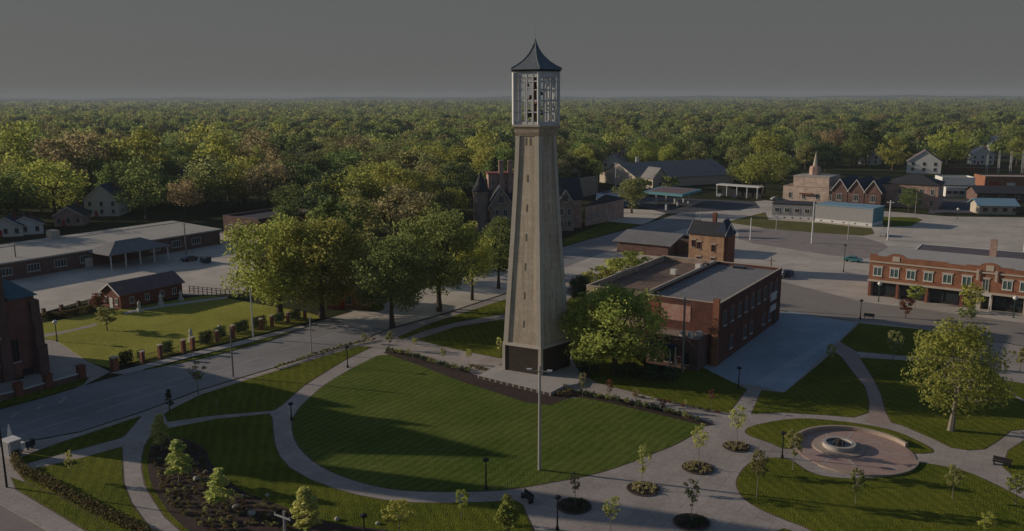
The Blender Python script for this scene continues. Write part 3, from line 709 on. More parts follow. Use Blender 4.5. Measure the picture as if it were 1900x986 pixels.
# low brick wall with piers before the church
cw = thing('church_wall', 'low dark red brick wall with square piers and pale coping before the church', 'wall', P(90, 720))
pp = [P(-60, 756), P(35, 736), P(90, 720), P(152, 703)]
for p in pp: 
    x = MB().cbox((p.x, p.y, .1), 1.0, 1.0, 1.9, R(57)).build('pier', brick_red, cw)
    MB().cbox((p.x, p.y, 2.002), 1.2, 1.2, .14, R(57)).build('pier_cap', brick_red, x)
for a, b in zip(pp, pp[1:]):
    t = (b - a).normalized(); nn = Vector((t.y, -t.x, 0)); x = a + t * .52; L = (b - a).length - 1.04
    q = MB().box(x - nn * .18 + Z * .1, t * L, nn * .36, Z * .75).build('wall_panel', brick_brown, cw)
    MB().box(x - nn * .24 + Z * .853, t * L, nn * .48, Z * .1).build('coping', stone_white, q)

# ------------------------------------------------------------------ small brick gable house in the garden
a = P(225, 575); o = a - U * 6.4
hb_ = thing('garden_hall', 'small single storey red brick hall with a plum shingle gable roof beside the lawn', 'hall', a)
gable_block(hb_, o, 6.4, 14.5, 3.1, 5.0, 'v', brick_red, roof_plum, trim=white_paint)
door(hb_, o + U * 3.2, U, -V, 1.1, 2.1, white_paint); window(hb_, o + U * 1.4 + Z * .9, U, -V, .9, 1.3, white_paint); window(hb_, o + U * 5.1 + Z * .9, U, -V, .9, 1.3, white_paint)
for s in (2.5, 6, 9.5, 12.5): window(hb_, a + V * s + Z * .9, V, U, 1.0, 1.3, white_paint)

# ------------------------------------------------------------------ long low school
sc_f = P(40, 482, 4.5); sc_f.z = 0
s0 = sc_f - V * 45
sch = thing('school_building', 'long single storey brick school building with a flat beige roof', 'school', sc_f)
Ls = 102.0
oo = s0 - U * 22
m = MB(); m.box(oo, U * 22, V * Ls, Z * 4.1); m.build('wall', brick_brown, sch)
m = MB(); q = oo - U * .5 - V * .5 + Z * 4.102
m.hexa([q, q + U * 23, q + U * 23 + V * (Ls + 1), q + V * (Ls + 1)], [q + Z * 1.1, q + U * 23 + Z * .35, q + U * 23 + V * (Ls + 1) + Z * .35, q + V * (Ls + 1) + Z * 1.1]); srf = m.build('roof', roof_beige, sch)
m = MB(); m.box(q + U * 4 + Z * .9, U * .4, V * Ls, Z * .18); m.build('roof_ridge', trim_cream, srf)
x = P(99, 441, 5.2); m = MB(); m.cbox((x.x, x.y, 4.6), 2.2, 2.8, 2.6, R(57)); m.build('chimney', trim_cream, sch)
for k in range(14):
    if 47 < 3.5 + k * 6.6 < 78 and 58 < 3.5 + k * 6.6 < 70: continue
    window(sch, s0 + V * (8 + k * 6.6) + Z * 1.3, V, U, 3.0, 1.8, white_paint, mull=3)
door(sch, s0 + V * 61.5, V, U, 2.0, 2.3, white_paint)
# porch with hipped roof
po = P(204, 473, 4.0); po.z = 0; po = po - U * 10.2
por = thing('entrance_canopy', 'grey hipped shelter roof on white posts before the long school', 'canopy', po)
hip_roof(por, po, 10, 17, 3.9, 6.3, roof_grey, over=.3)
for i in range(5):
    for side in (0.3, 9.7):
        p = po + U * side + V * (.4 + i * 4.05); MB().cbox((p.x, p.y, .03), .26, .26, 3.64).build('post', white_paint, por)
# dark flat annex behind the school
a = P(400, 448); an = thing('school_annex', 'brick block with a flat plum grey roof behind the far end of the school', 'annex', a)
a = P(400, 448); flat_block(an, a + V * 8 - U * 6, 16, 24, 6.4, brick_brown, roof_dark, coping=roof_plum)
for s in (3, 8, 13): window(an, a + V * 8 - U * 6 + U * s + Z * 2, U, -V, 1.6, 1.8, white_paint)

# ------------------------------------------------------------------ two storey brick block beside the tower
A0 = Vector((21.8, 137.6, 0)); 
bb = thing('brick_warehouse', 'two storey dark red brick building with flat grey and brown roofs right of the tower', 'warehouse', A0)
flat_block(bb, A0, 12.6, 34.0, 10.2, brick_dark, roof_grey, par=.55, coping=trim_cream)
flat_block(bb, A0 - U * 10.9, 10.88, 33.0, 10.4, brick_tan, roof_gravel, par=1.0, coping=trim_cream, names=('west_wall', 'west_roof'))
E0 = A0 + U * 12.6
for i in range(9):
    c = E0 + V * (2.6 + i * 3.5)
    window(bb, c + Z * 6.2, V, U, 1.25, 2.3, grey_paint, glass, sill=stone_white, lintel=brick_orange)
for i in (1, 3, 4, 6, 7): window(bb, E0 + V * (2.6 + i * 3.5) + Z * 1.6, V, U, 1.3, 2.0, grey_paint, glass, sill=stone_white, lintel=brick_orange)
door(bb, E0 + V * 30.5, V, U, 1.8, 2.6, black_metal)
m = MB(); m.box(E0 + V * .02 - U * .9 - V * .5, U * .98, V * .49, Z * 11.0); m.build('corner_pier', brick_orange, bb)
m = MB(); q = A0 + U * 2.9 - V * .05 + Z * 6.6; m.box(q, U * 5.0, V * .045, Z * 2.6); sg = m.build('painted_sign', mat('faded_sign', (0.5, 0.36, 0.3), var=0.25, scale=1.2, col2=(0.42, 0.16, 0.12)), bb)
m = MB(); m.box(A0 + U * .2 - V * .05 + Z * 6.9, U * 2.3, V * .045, Z * 2.3); m.build('painted_sign', mat('faded_red_sign', (0.36, .11, .075), var=.35), bb)
m = MB(); m.box(E0 + V * 27.2 + U * .003 + Z * 5.0, V * 3.6, U * .16, Z * 1.5); m.box(E0 + V * 27.2 + U * .003 + Z * 3.0, V * 3.6, U * .16, Z * 1.1); m.build('wall_sign', stone_white, bb)
# roof gear
for px, py, m_, hh in ((1296, 500, white_paint, 1.1), (1310, 497, black_metal, .9), (1250, 508, white_paint, .9)):
    p = P(px, py, 9.8); m = MB(); m.cbox((p.x, p.y, 9.72), 1.0, 1.0, hh, R(57)); m.build('roof_vent', m_, bb)
p = P(1372, 497, 9.8); m = MB(); m.cbox((p.x, p.y, 9.72), 2.2, 1.3, .45, R(-33)); m.build('roof_hatch', glass, bb)
# rear annex
r0 = A0 + U * 2.4 - V * 4.4
flat_block(bb, r0, 8.6, 4.36, 5.2, brick_brown, mat('tan_roof', (0.33, 0.25, 0.2), var=0.25), par=.25, names=('annex_wall', 'annex_roof'))
m = MB(); m.box(r0 - V * 1.3 + Z * 3.3, U * 5, V * 1.28, Z * .7); m.build('awning', navy, bb)
for s in (1.2, 3.8, 6.6): window(bb, r0 + U * s + Z * 1.0, U, -V, 1.2, 1.8, black_metal)
for s, d in ((5.6, 1.0), (6.9, 1.3), (7.7, 2.6)):
    p = r0 + U * s + V * d; m = MB(); m.cbox((p.x, p.y, 5.02), .9, .8, .8, R(57)); m.build('cooling_unit', stone_white, bb)
m = MB(); m.tube(r0 + U * 4.4 - V * .9, r0 + U * 4.4 - V * .9 + Z * 3.3, .12); m.build('awning_post', white_paint, bb)

# ------------------------------------------------------------------ brick house with steep roofs behind it
hc = Vector((50.6, 203, 0)); o = hc - U * 8.8
vh = thing('brick_house', 'tall orange brick house with dark steep roofs behind the flat roofed warehouse', 'house', hc)
gable_block(vh, o, 8.8, 6.2, 9.4, 11.8, 'u', brick_glow, roof_dark, over=.35, trim=white_paint)
hip_roof(vh, hc - U * 2.2 + V * .3, 2.8, 6.2, 9.2, 12.9, roof_blue, over=.12, name='steep_roof')
m = MB(); m.box(hc - U * 2.2 + V * .6 + U * .004, U * 2.9, V * 5.4, Z * 9.1); m.build('tower_wall', brick_red, vh)
for s, z in ((2.6, 2.0), (2.6, 5.6), (6.2, 2.0), (6.2, 5.2), (1.2, 6.0)): window(vh, o + U * s + Z * z, U, -V, .95, 1.7, brick_red, glass, lintel=trim_cream)
window(vh, o + U * 1.4 + Z * 1.0, U, -V, 1.0, 2.0, brick_red, glass)
m = MB(); m.cbox((hc.x - 1.2, hc.y + 5, 11), .9, .9, 3.2, R(57)); m.build('chimney', brick_red, vh)
# low grey pavilion left of it
a = P(1255, 478, 0); pv = thing('grey_pavilion', 'low pavilion with a broad grey gable roof between the warehouse and the orange house', 'pavilion', a)
gable_block(pv, a - U * 17 - V * 1, 15, 17, 3.2, 5.0, 'u', brick_brown, roof_grey, over=.8, trim=white_paint)
flat_block(pv, a - U * 1.8 + V * 4, 6.5, 12, 4.4, brick_brown, roof_dark, names=('rear_wall', 'rear_roof'))

# ------------------------------------------------------------------ long two storey commercial building, right
c1, c2 = P(1609, 548.5), P(1898, 584); ct = (c2 - c1).normalized(); cn = Vector((ct.y, -ct.x, 0)); cb_ = -cn
def onf(px, z=0.0):
    y = 548.5 + (px - 1609) * (584 - 548.5) / 289
    return c1 + ct * (P(px, y) - c1).dot(ct) + Z * z
cm = thing('commercial_block', 'long two storey orange brick shop building with cream trim and dark shopfronts', 'shops', c1)
LC = 50.0
m = MB(); m.box(c1 + Z * 3.25, ct * LC, cb_ * 17, Z * 4.6); m.build('wall', brick_orange, cm)
m = MB(); m.box(c1 + cb_ * .9, ct * LC, cb_ * 16.0, Z * 3.24); m.build('shopfront_wall', mat('dark_shopfront', (0.05, 0.04, 0.038), var=0.4, scale=1), cm)
m = MB(); m.box(c1 + Z * 7.852 + cb_ * .4, ct * LC, cb_ * 16.6, Z * .25); m.build('roof', mat('pale_membrane', (0.5, 0.46, 0.42), var=.15, scale=.2, scale2=2), cm)
# parapet with two curved gablets
m = MB()
def pz(s):
    z = 8.55
    for px in (1657, 1829):
        d = (s - (onf(px) - c1).dot(ct))
        if abs(d) < 1.9: z = max(z, 8.55 + .95 * math.sqrt(max(0, 1 - (d / 1.9) ** 2)))
        elif abs(d) < 4.2: z = max(z, 8.75)
    if s < 1.4: z = 9.05
    if 8.5 < s < 15: z = 8.8
    return z
N = 220
for i in range(N):
    s_, e_ = LC * i / N, LC * (i + 1) / N; m.hexa([c1 + ct * s_ + Z * 7.853, c1 + ct * e_ + Z * 7.853, c1 + ct * e_ + cb_ * .38 + Z * 7.853, c1 + ct * s_ + cb_ * .38 + Z * 7.853],
        [c1 + ct * s_ + Z * pz(s_), c1 + ct * e_ + Z * pz(e_), c1 + ct * e_ + cb_ * .38 + Z * pz(e_), c1 + ct * s_ + cb_ * .38 + Z * pz(s_)])
m.build('parapet', brick_orange, cm)
for i, (z, h, d) in enumerate(((3.24, .42, .3), (7.35, .3, .22))):
    m = MB(); m.box(c1 + cn * .003 + Z * z - ct * .1, ct * (LC + .1), cn * d, Z * h); m.build('cornice', trim_cream, cm)
for px in (1657, 1829):
    m = MB(); q = onf(px); m.box(q - ct * .7 + cn * .004 + Z * 7.9, ct * 1.4, cn * .08, Z * 1.1); m.build('gablet_panel', trim_cream, cm)
for px in (1625, 1655.5, 1686, 1718, 1753, 1789, 1863.6, 1896, 1930):
    window(cm, onf(px, 4.5), ct, cn, 1.75, 1.9, white_paint, glass_green, sill=trim_cream, lintel=trim_cream, fr=.14)
window(cm, onf(1824, 3.8), ct, cn, 1.2, 2.5, trim_cream, glass_green, lintel=trim_cream, fr=.14, name='balcony_door')
for px in (1808, 1842):
    m = MB(); m.box(onf(px, 5.9) - ct * .2 + cn * .23, ct * .4, cn * .2, Z * 2.2); m.build('pilaster', trim_cream, cm)
for px in (1612, 1663, 1717, 1782, 1815, 1836, 1900, 1945):
    m = MB(); m.box(onf(px, 0) - ct * .28 + cn * .002, ct * .56, cb_ * .6, Z * 3.23); m.build('shop_pier', brick_red if px < 1800 else trim_cream, cm)
gl = [1612, 1663, 1717, 1782, 1815, 1836, 1900, 1945]
for a_, b_ in zip(gl, gl[1:]):
    p0, p1 = onf(a_) + ct * .4, onf(b_) - ct * .4; L = (p1 - p0).length; n_ = max(1, int(L / 2.2))
    for i in range(n_):
        c = p0 + ct * (L * (i + .5) / n_) + cb_ * .9 + Z * .5
        window(cm, c, ct, cn, L / n_ - .25, 2.3, black_metal, glass, sill=None, mull=0, name='shop_window')
m = MB(); q = onf(1824, 3.1); m.box(q - ct * 1.3 + cn * .31, ct * 2.6, cn * 1.2, Z * .18); m.build('balcony', white_paint, cm)
for dx in (-1.2, 1.1):
    m = MB(); m.box(q + ct * dx + cn * 1.3 - Z * 3.08, ct * .24, cn * .24, Z * 3.06); m.build('porch_column', white_paint, cm)
q = P(1842, 475, 8.2); m = MB(); m.cbox((q.x, q.y, 8.0), 1.3, 1.3, 3.7, R(-33)); m.build('chimney', brick_pink, cm)
# building behind it with the shade on its roof put into the colour
a = P(1690, 470, 5.0); a.z = 0
bk = thing('shade_roofed_block', 'low pale block with a flat shade-darkened roof behind the orange brick shops', 'building', a)
flat_block(bk, a, 48, 16, 5.0, white_paint, mat('shade_dark_roof', (0.13, 0.11, 0.125), var=.2, scale=.3), par=.15, th=.4)
for k in range(5): window(bk, a + U * (4 + k * 6) + Z * 1.6, U, -V, 1.6, 1.4, grey_paint)

# ------------------------------------------------------------------ mansion behind the tower
mo = P(1086, 428); 
mn = thing('gabled_mansion', 'rambling brick mansion with white gables, twin chimneys and a turret behind the tower', 'mansion', mo)
q = P(900, 432); q.z = 0
L_ = (mo - q).dot(V)
bs = Vector((mo.x, mo.y, 0)) - V * (mo - q).dot(V)
me_ = (mo - q)
mt = me_.normalized(); mnn = Vector((mt.y, -mt.x, 0)); ml = me_.length
mb = -mnn
def on_m(s, back=0, z=0): return q + mt * s + mb * back + Z * z
# main range with ridge along the front
gable_block(mn, on_m(0, 6), ml, 14, 9.5, 15.5, 'u', brick_pink, roof_dark, u=mt, v=mb)
for s, wd in ((5.2, 7.0), (ml - 6.5, 5.6)):
    gable_block(mn, on_m(s - wd / 2, 0), wd, 8, 8.8, 14.2 if wd > 6 else 13.0, 'v', brick_tan, roof_dark, u=mt, v=mb, trim=white_paint)
    window(mn, on_m(s, 0, 9.2), mt, mnn, 1.8, 2.4, white_paint, glass, mull=2)
    for dz in (1.2, 5.0): window(mn, on_m(s - 1.3, 0, dz), mt, mnn, 1.2, 2.2, white_paint); window(mn, on_m(s + 1.3, 0, dz), mt, mnn, 1.2, 2.2, white_paint)
c = on_m(-1.0, 3.0); m = MB(); m.lathe(c, [(2.4, 0), (2.4, 12), (2.6, 12.2), (2.6, 12.8)], 16); tw = m.build('turret', brick_tan, mn)
m = MB(); m.lathe(c, [(2.9, 12.82), (1.5, 15.4), (.6, 17.8), (.05, 19.4)], 16); m.build('turret_roof', roof_dark, tw)
m = MB(); m.box(on_m(2.0, 9.0), mt * 8.5, mb * 7, Z * 17.5); m.build('upper_block', brick_pink, mn)
m = MB(); m.box(on_m(1.7, 8.7, 17.502), mt * 9.1, mb * 7.6, Z * .4); m.build('upper_roof', mat('red_tile', (0.3, 0.09, 0.07), var=.3), mn)
for s in (5.4, 8.3): m = MB(); m.box(on_m(s, 8.2), mt * 1.5, mb * 1.3, Z * 22.0); m.build('chimney', brick_pink, mn)
for s in (3.6, 5.2, 7.6): window(mn, on_m(s, 9.0, 14.0), mt, mnn, .9, 1.8, white_paint)
# its brick wing on the right
wg = P(1086, 420); wg.z = 0
w_ = thing('brick_wing', 'plain pink brick wing with a slate hip roof right of the mansion', 'house', wg)
m = MB(); m.box(wg, U * .01 + (P(1124, 412) - wg), V * 14, Z * 6.6); m.build('wall', brick_pink, w_)
uu = (P(1124, 412) - wg).normalized(); hip_roof(w_, wg, (P(1124, 412) - wg).length, 14, 6.7, 9.2, roof_dark, over=.4, u=uu, v=V)
for k in range(4): window(w_, wg + uu * ((P(1124, 412) - wg).length * (k + .5) / 4) + Z * 1.5, uu, Vector((uu.y, -uu.x, 0)), .9, 2.6, white_paint)
tb = P(1052, 372); tb.z = 0
t_ = thing('tan_brick_hall', 'tan brick hall with a flat roof between the mansion and the blue sheds', 'hall', tb)
flat_block(t_, tb, 14, 14, 8.0, brick_tan, roof_beige, par=.5, u=(P(1098, 362) - tb).normalized(), v=V, coping=stone_white)
for k in range(3): window(t_, tb + (P(1098, 362) - tb).normalized() * (2.5 + 4 * k) + Z * 3, (P(1098, 362) - tb).normalized(), Vector(((P(1098, 362) - tb).normalized().y, -(P(1098, 362) - tb).normalized().x, 0)), 1.4, 1.8, white_paint)

# ------------------------------------------------------------------ blue sheds and the filling station
a = P(1106, 384); bs_ = thing('blue_shed', 'blue sided shop with a white front left of the filling station', 'shop', a)
flat_block(bs_, a, 10, 16, 5.2, blue_wall, roof_blue, par=.4); m = MB(); m.box(a - V * .06 + Z * .1, U * 8, V * .05, Z * 3.0); m.build('shop_front', white_paint, bs_)
for k in range(3): window(bs_, a + U * (1.8 + k * 2.4) - V * .07 + Z * 1, U, -V, 1.4, 1.4, blue_wall, sill=None)
gs = P(1232, 385); fs = thing('filling_station', 'turquoise edged filling station canopy on white columns', 'filling station', gs)
gc = [P(1194, 357, 5.2), P(1228, 347, 5.2), P(1302, 353, 5.2), P(1266, 363, 5.2)]
m = MB(); m.hexa([p - Z * .55 for p in gc], [p + Z * .35 for p in gc]); m.build('canopy', turq, fs)
cc = sum(gc, Vector()) / 4
m = MB(); m.hexa([cc + (p - cc) * .86 + Z * .352 for p in gc], [cc + (p - cc) * .86 + Z * .42 for p in gc]); m.build('canopy_roof', roof_plum, fs)
for p in gc:
    x = cc + (p - cc) * .55; m = MB(); m.cbox((x.x, x.y, .03), .55, .55, 4.6, R(57)); m.build('column', white_paint, fs)
for px, py in ((1218, 378), (1252, 378), (1268, 376), (1236, 390)):
    p = P(px, py); pu = thing('fuel_pump', 'white fuel pump standing under the turquoise canopy', 'fuel pump', p, 'pumps of the filling station')
    MB().cbox((p.x, p.y, .04), .9, .6, 1.9, R(57)).build('cabinet', white_paint, pu); MB().cbox((p.x, p.y, 1.942), 1.0, .7, .3, R(57)).build('pump_top', turq, pu)

# long grey roof hall
a = P(1216, 352); lh = thing('grey_roof_hall', 'long hall with a huge plain grey roof and a small cream gable front', 'hall', a)
hu = (P(1350, 344) - P(1216, 352)).normalized(); hv = Vector((-hu.y, hu.x, 0))
gable_block(lh, a + hv * 8 - hu * 4, (P(1350, 344) - a).length + 14, 34, 4.2, 10.5, 'u', trim_cream, roof_grey, u=hu, v=hv)
gable_block(lh, a - hu * 1.5, 8, 9, 5.2, 9.6, 'v', trim_cream, roof_grey, u=hu, v=hv)
m = MB(); c = a + hv * 27 + hu * 8; m.cbox((c.x, c.y, 9.0), 1.4, 1.4, 4.0); m.build('chimney', white_paint, lh)
window(lh, a + hu * 2.5 + Z * 1, hu, -hv, 1.6, 2.2, white_paint)
a = P(1338, 366); sh = thing('white_pergola', 'open white framed shelter with dark backs beyond the beige crossing', 'shelter', a)
pu_ = (P(1408, 369) - P(1330, 363)).normalized(); p0 = P(1330, 364); Lp = (P(1408, 369) - p0).length
for i in range(5):
    p = p0 + pu_ * (Lp * i / 4); MB().cbox((p.x, p.y, .02), .35, .35, 4.6).build('post', white_paint, sh)
MB().box(p0 - pu_ * .6 + Z * 4.63, pu_ * (Lp + 1.2), Vector((-pu_.y, pu_.x, 0)) * 5, Z * .45).build('beam', white_paint, sh)
MB().box(p0 + Vector((-pu_.y, pu_.x, 0)) * 4.4 + Z * .02, pu_ * Lp, Vector((-pu_.y, pu_.x, 0)) * .3, Z * 4.4).build('back_panel', black_metal, sh)

# ------------------------------------------------------------------ trailers, church, blue gables, hall, right rear
def trailer(label, a, b, depth, h, wall_m, roof_m, nwin, end_m=None):
    a = P(*a); b = P(*b); t = (b - a).normalized(); bk_ = Vector((-t.y, t.x, 0)); L = (b - a).length
    r = thing('site_trailer', label, 'trailer', a)
    MB().box(a + Z * 1.1, t * L, bk_ * depth, Z * h).build('body', wall_m, r)
    MB().box(a - t * .2 - bk_ * .2 + Z * (1.102 + h), t * (L + .4), bk_ * (depth + .4), Z * .3).build('roof', roof_m, r)
    MB().box(a - bk_ * .15 + Z * .04, t * L, bk_ * (depth + .1), Z * 1.04).build('skirt', white_paint, r)
    for i in range(nwin): window(r, a + t * (L * (i + .5) / nwin) + Z * 2.3, t, -bk_, 1.6, 1.5, white_paint, glass)
    if end_m: MB().box(b + t * .005 + Z * 1.12, bk_ * depth, t * .06, Z * (h - .04)).build('end_panel', end_m, r)
    m = MB()
    for i in range(5): m.box(a - bk_ * .2 + t * (L * (i + .5) / 5) + Z * .3, t * .5, bk_ * .04, Z * .4)
    m.build('skirt_vent', black_metal, r)
trailer('beige site trailer with dark window strip on a white skirt', (1432, 405), (1506, 409), 9, 4.0, grey_paint, roof_dark, 4)
trailer('grey site trailer with a pale blue roof and turquoise end', (1512, 411), (1618, 421), 10, 4.6, grey_paint, roof_ltblue, 0, turq)
a = P(1452, 372); cs = thing('steeple_church', 'pink brick church with a thin white spire near the trailers', 'church', a)
cu = (P(1540, 378) - a).normalized(); cv = Vector((-cu.y, cu.x, 0)); Lc = (P(1536, 378) - a).length
flat_block(cs, a, Lc, 22, 6.0, brick_pale, roof_beige, u=cu, v=cv, coping=trim_cream)
MB().box(a + cu * 2 + cv * 6 + Z * 5.6, cu * (Lc - 4), cv * 14, Z * 4.0).build('upper_wall', brick_pale, cs)
MB().box(a + cu * 1.8 + cv * 5.8 + Z * 9.602, cu * (Lc - 3.6), cv * 14.4, Z * .3).build('upper_roof', roof_beige, cs)
MB().box(a + cu * (Lc * .38) - cv * 1.2 + Z * 3.0, cu * 5, cv * 1.19, Z * .6).build('awning', brick_red, cs)
c = a + cu * (Lc * .44) + cv * 14
MB().lathe(c, [(2.4, 9), (2.4, 12.6), (2.1, 13.4)], 8).build('steeple_drum', brick_pink, cs)
MB().lathe(c, [(1.1, 13.42), (.85, 15), (.06, 19.5)], 8).build('spire', trim_cream, cs)
for k in range(4): window(cs, a + cu * (3 + k * 5.5) + Z * 1.2, cu, -cv, 1.4, 2.4, white_paint)
a = P(1542, 380); bg = thing('blue_gabled_hall', 'brown brick hall with three steep dark blue gable roofs', 'hall', a)
for k, dx in enumerate((0, 6.2, 12.4)): gable_block(bg, a + cu * dx, 5.9, 22, 6.0, 10.2, 'v', brick_brown, roof_blue, u=cu, v=cv, trim=white_paint)
for k in range(3): window(bg, a + cu * (2.95 + 6.2 * k) + Z * 2, cu, -cv, 2.0, 2.6, white_paint, mull=2)
a = P(1738, 389); bh = thing('hipped_brick_hall', 'pink brick two storey hall with a dark hipped roof near the parking', 'hall', a)
bu, bv = U, V
Lh = 18
m = MB(); m.box(a - bv * 0 - bu * Lh, bu * Lh, bv * 15, Z * 9); m.build('wall', brick_pink, bh); hip_roof(bh, a - bu * Lh, Lh, 15, 9.1, 12.4, roof_dark, over=.5)
flat_block(bh, a - bu * (Lh + 6), 5.98, 12, 8.4, brick_pink, roof_beige, names=('side_wall', 'side_roof'), coping=trim_cream)
for k in range(4): 
    for z in (1.2, 5.2): window(bh, a - bu * (2 + k * 3.8) + Z * z, bu, -bv, 1.2, 2.2, white_paint)
for k in range(4): 
    for z in (1.2, 5.2): window(bh, a + bv * (2 + k * 3.5) + Z * z, bv, bu, 1.2, 2.2, white_paint)
a = P(1700, 322); wh = thing('white_gambrel_house', 'large white house with a grey gambrel roof below the trees', 'house', a)
gu = (P(1746, 318) - P(1680, 316)).normalized(); gv = Vector((-gu.y, gu.x, 0))
gable_block(wh, a - gu * 5, 17, 16, 6.5, 12.5, 'v', white_paint, roof_plum, u=gu, v=gv, trim=white_paint)
for k in range(3): 
    for z in (1.4, 4.4): window(wh, a - gu * 5 + gu * (3 + 5.5 * k) + Z * z, gu, -gv, 1.4, 1.8, grey_paint)
a = P(1754, 365); wf = thing('white_flat_block', 'low white flat roofed block beyond the dark parking', 'building', a)
fu = (P(1826, 366) - a).normalized(); fv = Vector((-fu.y, fu.x, 0)); Lf = (P(1826, 366) - a).length
flat_block(wf, a, Lf, 20, 4.0, white_paint, roof_beige, u=fu, v=fv); flat_block(wf, a + fv * 9 + fu * 1, Lf - 2, 10, 7.4, white_paint, roof_beige, z0=3.9, u=fu, v=fv, names=('upper_wall', 'upper_roof'))
for k in range(6): window(wf, a + fu * (Lf * (k + .5) / 6) + Z * 1.2, fu, -fv, 2.0, 1.2, brick_orange)
a = P(1826, 352); ob = thing('orange_depot', 'long low orange brick depot with red doors at the far right', 'depot', a)
flat_block(ob, a, 44, 14, 6.0, brick_orange, roof_beige, u=fu, v=fv)
for k, mm_ in enumerate((red_paint, white_paint, red_paint, red_paint, white_paint)): door(ob, a + fu * (4 + k * 7), fu, -fv, 3.6, 3.2, mm_)
a = P(1816, 398); tk = thing('turquoise_roof_shop', 'small cream shop with a pale blue roof beside the parking', 'shop', a)
gable_block(tk, a, (P(1880, 398) - a).length, 9, 3.4, 5.2, 'u', trim_cream, roof_ltblue, u=fu, v=fv, over=1.0)
for k in range(4): window(tk, a + fu * (2 + 3.3 * k) + Z * 1.1, fu, -fv, 1.6, 1.3, brick_orange)
a = P(1822, 378); dr = thing('dark_roof_shed', 'shed with a broad dark roof behind the pale blue roofed shop', 'shed', a)
gable_block(dr, a + fv * 6, 34, 12, 3.6, 5.8, 'u', brick_brown, roof_dark, u=fu, v=fv, over=.8)
for k in range(5): window(dr, a + fv * 6 + fu * (3 + 6 * k) + Z * 1.2, fu, -fv, 1.6, 1.4, white_paint)
# substation frames
a = P(1866, 320); ss = thing('substation', 'white steel lattice frames of an electrical substation at the far right', 'substation', a)
for i in range(5):
    for j in range(2):
        p = P(1830 + i * 22, 322 - j * 10); m = MB()
        for dx in (-.5, .5):
            m.tube((p.x + dx, p.y, 0), (p.x + dx * .6, p.y, 10), .1, .07, 5)
        for z in range(2, 9, 2): m.tube((p.x - .5, p.y, z), (p.x + .5, p.y, z + 1.4), .07, .07, 4)
        m.build('mast', white_paint, ss)
    p, p2 = P(1830 + i * 22, 322), P(1852 + i * 22, 322)
    if i < 4: m = MB(); m.tube((p.x, p.y, 9.8), (p2.x, p2.y, 9.8), .14, .14, 5); m.tube((p.x, p.y, 7.4), (p2.x, p2.y, 7.4), .1, .1, 5); m.build('crossbeam', white_paint, ss)
a = P(1796, 318); rw = thing('red_fence_wall', 'low red brick yard wall in front of the far trees', 'wall', a)
MB().box(a - fu * 10, fu * 26, fv * .4, Z * 2.2).build('panel', brick_red, rw); MB().box(a - fu * 10 - fv * .05 + Z * 2.202, fu * 26, fv * .5, Z * .15).build('coping', trim_cream, rw)

# houses among the trees
def house(name, label, px, py, wd, dp, eave, ridge, axis, wm, rm, ang=-33):
    p = P(px, py); p.z = 0; u = Vector((math.cos(R(ang)), math.sin(R(ang)), 0)); v = Vector((-u.y, u.x, 0))
    r = thing(name, label, 'house', p)
    gable_block(r, p - u * wd / 2, wd, dp, eave, ridge, axis, wm, rm, u=u, v=v, trim=white_paint)
    for k in range(3):
        for z in ((1.0, 3.8) if eave > 5 else (1.0,)): window(r, p - u * wd / 2 + u * (wd * (k + .5) / 3) + Z * z, u, -v, 1.1, 1.6, grey_paint)
    for k in range(2): window(r, p + u * wd / 2 + v * (dp * (k + .5) / 2) + Z * 1.0, v, u, 1.1, 1.6, grey_paint)
    door(r, p - u * wd / 2 + u * (wd * .33), u, -v, 1.0, 2.1, red_paint)
    MB().cbox(tuple(p + u * (wd * .2) + v * (dp * .6) + Z * (eave - .5)), .8, .8, ridge - eave + 1.6, R(ang)).build('chimney', brick_red, r)
house('gabled_house', 'white gabled house with a blue slate roof among the trees at left', 190, 402, 12, 13, 6.2, 11.2, 'v', white_paint, roof_blue, 5)
house('gabled_house', 'white house peeping out above the dark trees near the grey roof hall', 1136, 322, 12, 10, 6.5, 10.5, 'v', white_paint, roof_grey, -20)
house('gabled_house', 'grey roofed house behind the green trees left of the mansion', 604, 388, 13, 11, 6.4, 10.4, 'u', grey_paint, roof_grey, 0)
house('gabled_house', 'small white house at the left edge beyond the school roof', 12, 440, 9, 8, 3.2, 6, 'v', white_paint, roof_blue, 20)
house('gabled_house', 'low white bungalow with a dark roof at the far left by the school roof', 48, 436, 10, 8, 3.2, 5.6, 'v', white_paint, roof_dark, 30)
house('gabled_house', 'small brick house hidden under the trees beyond the school', 128, 420, 9, 9, 3.6, 6.4, 'v', brick_pink, roof_dark, 10)
house('gabled_house', 'white house among tall dark trees at the upper right', 1822, 306, 13, 10, 6.2, 10.4, 'v', white_paint, roof_blue, -15)
house('gabled_house', 'pale house half hidden by trees behind the spire', 1612, 306, 12, 10, 6, 10, 'v', white_paint, roof_grey, -30)
house('gabled_house', 'low brick house with a white gable under the trees right of the crossing', 648, 574, 9, 8, 3.4, 5.6, 'v', brick_orange, roof_plum, 0)
house('gabled_house', 'pale roofed house deep in the woods left of centre', 486, 338, 13, 11, 6, 10, 'u', white_paint, roof_grey, 10)
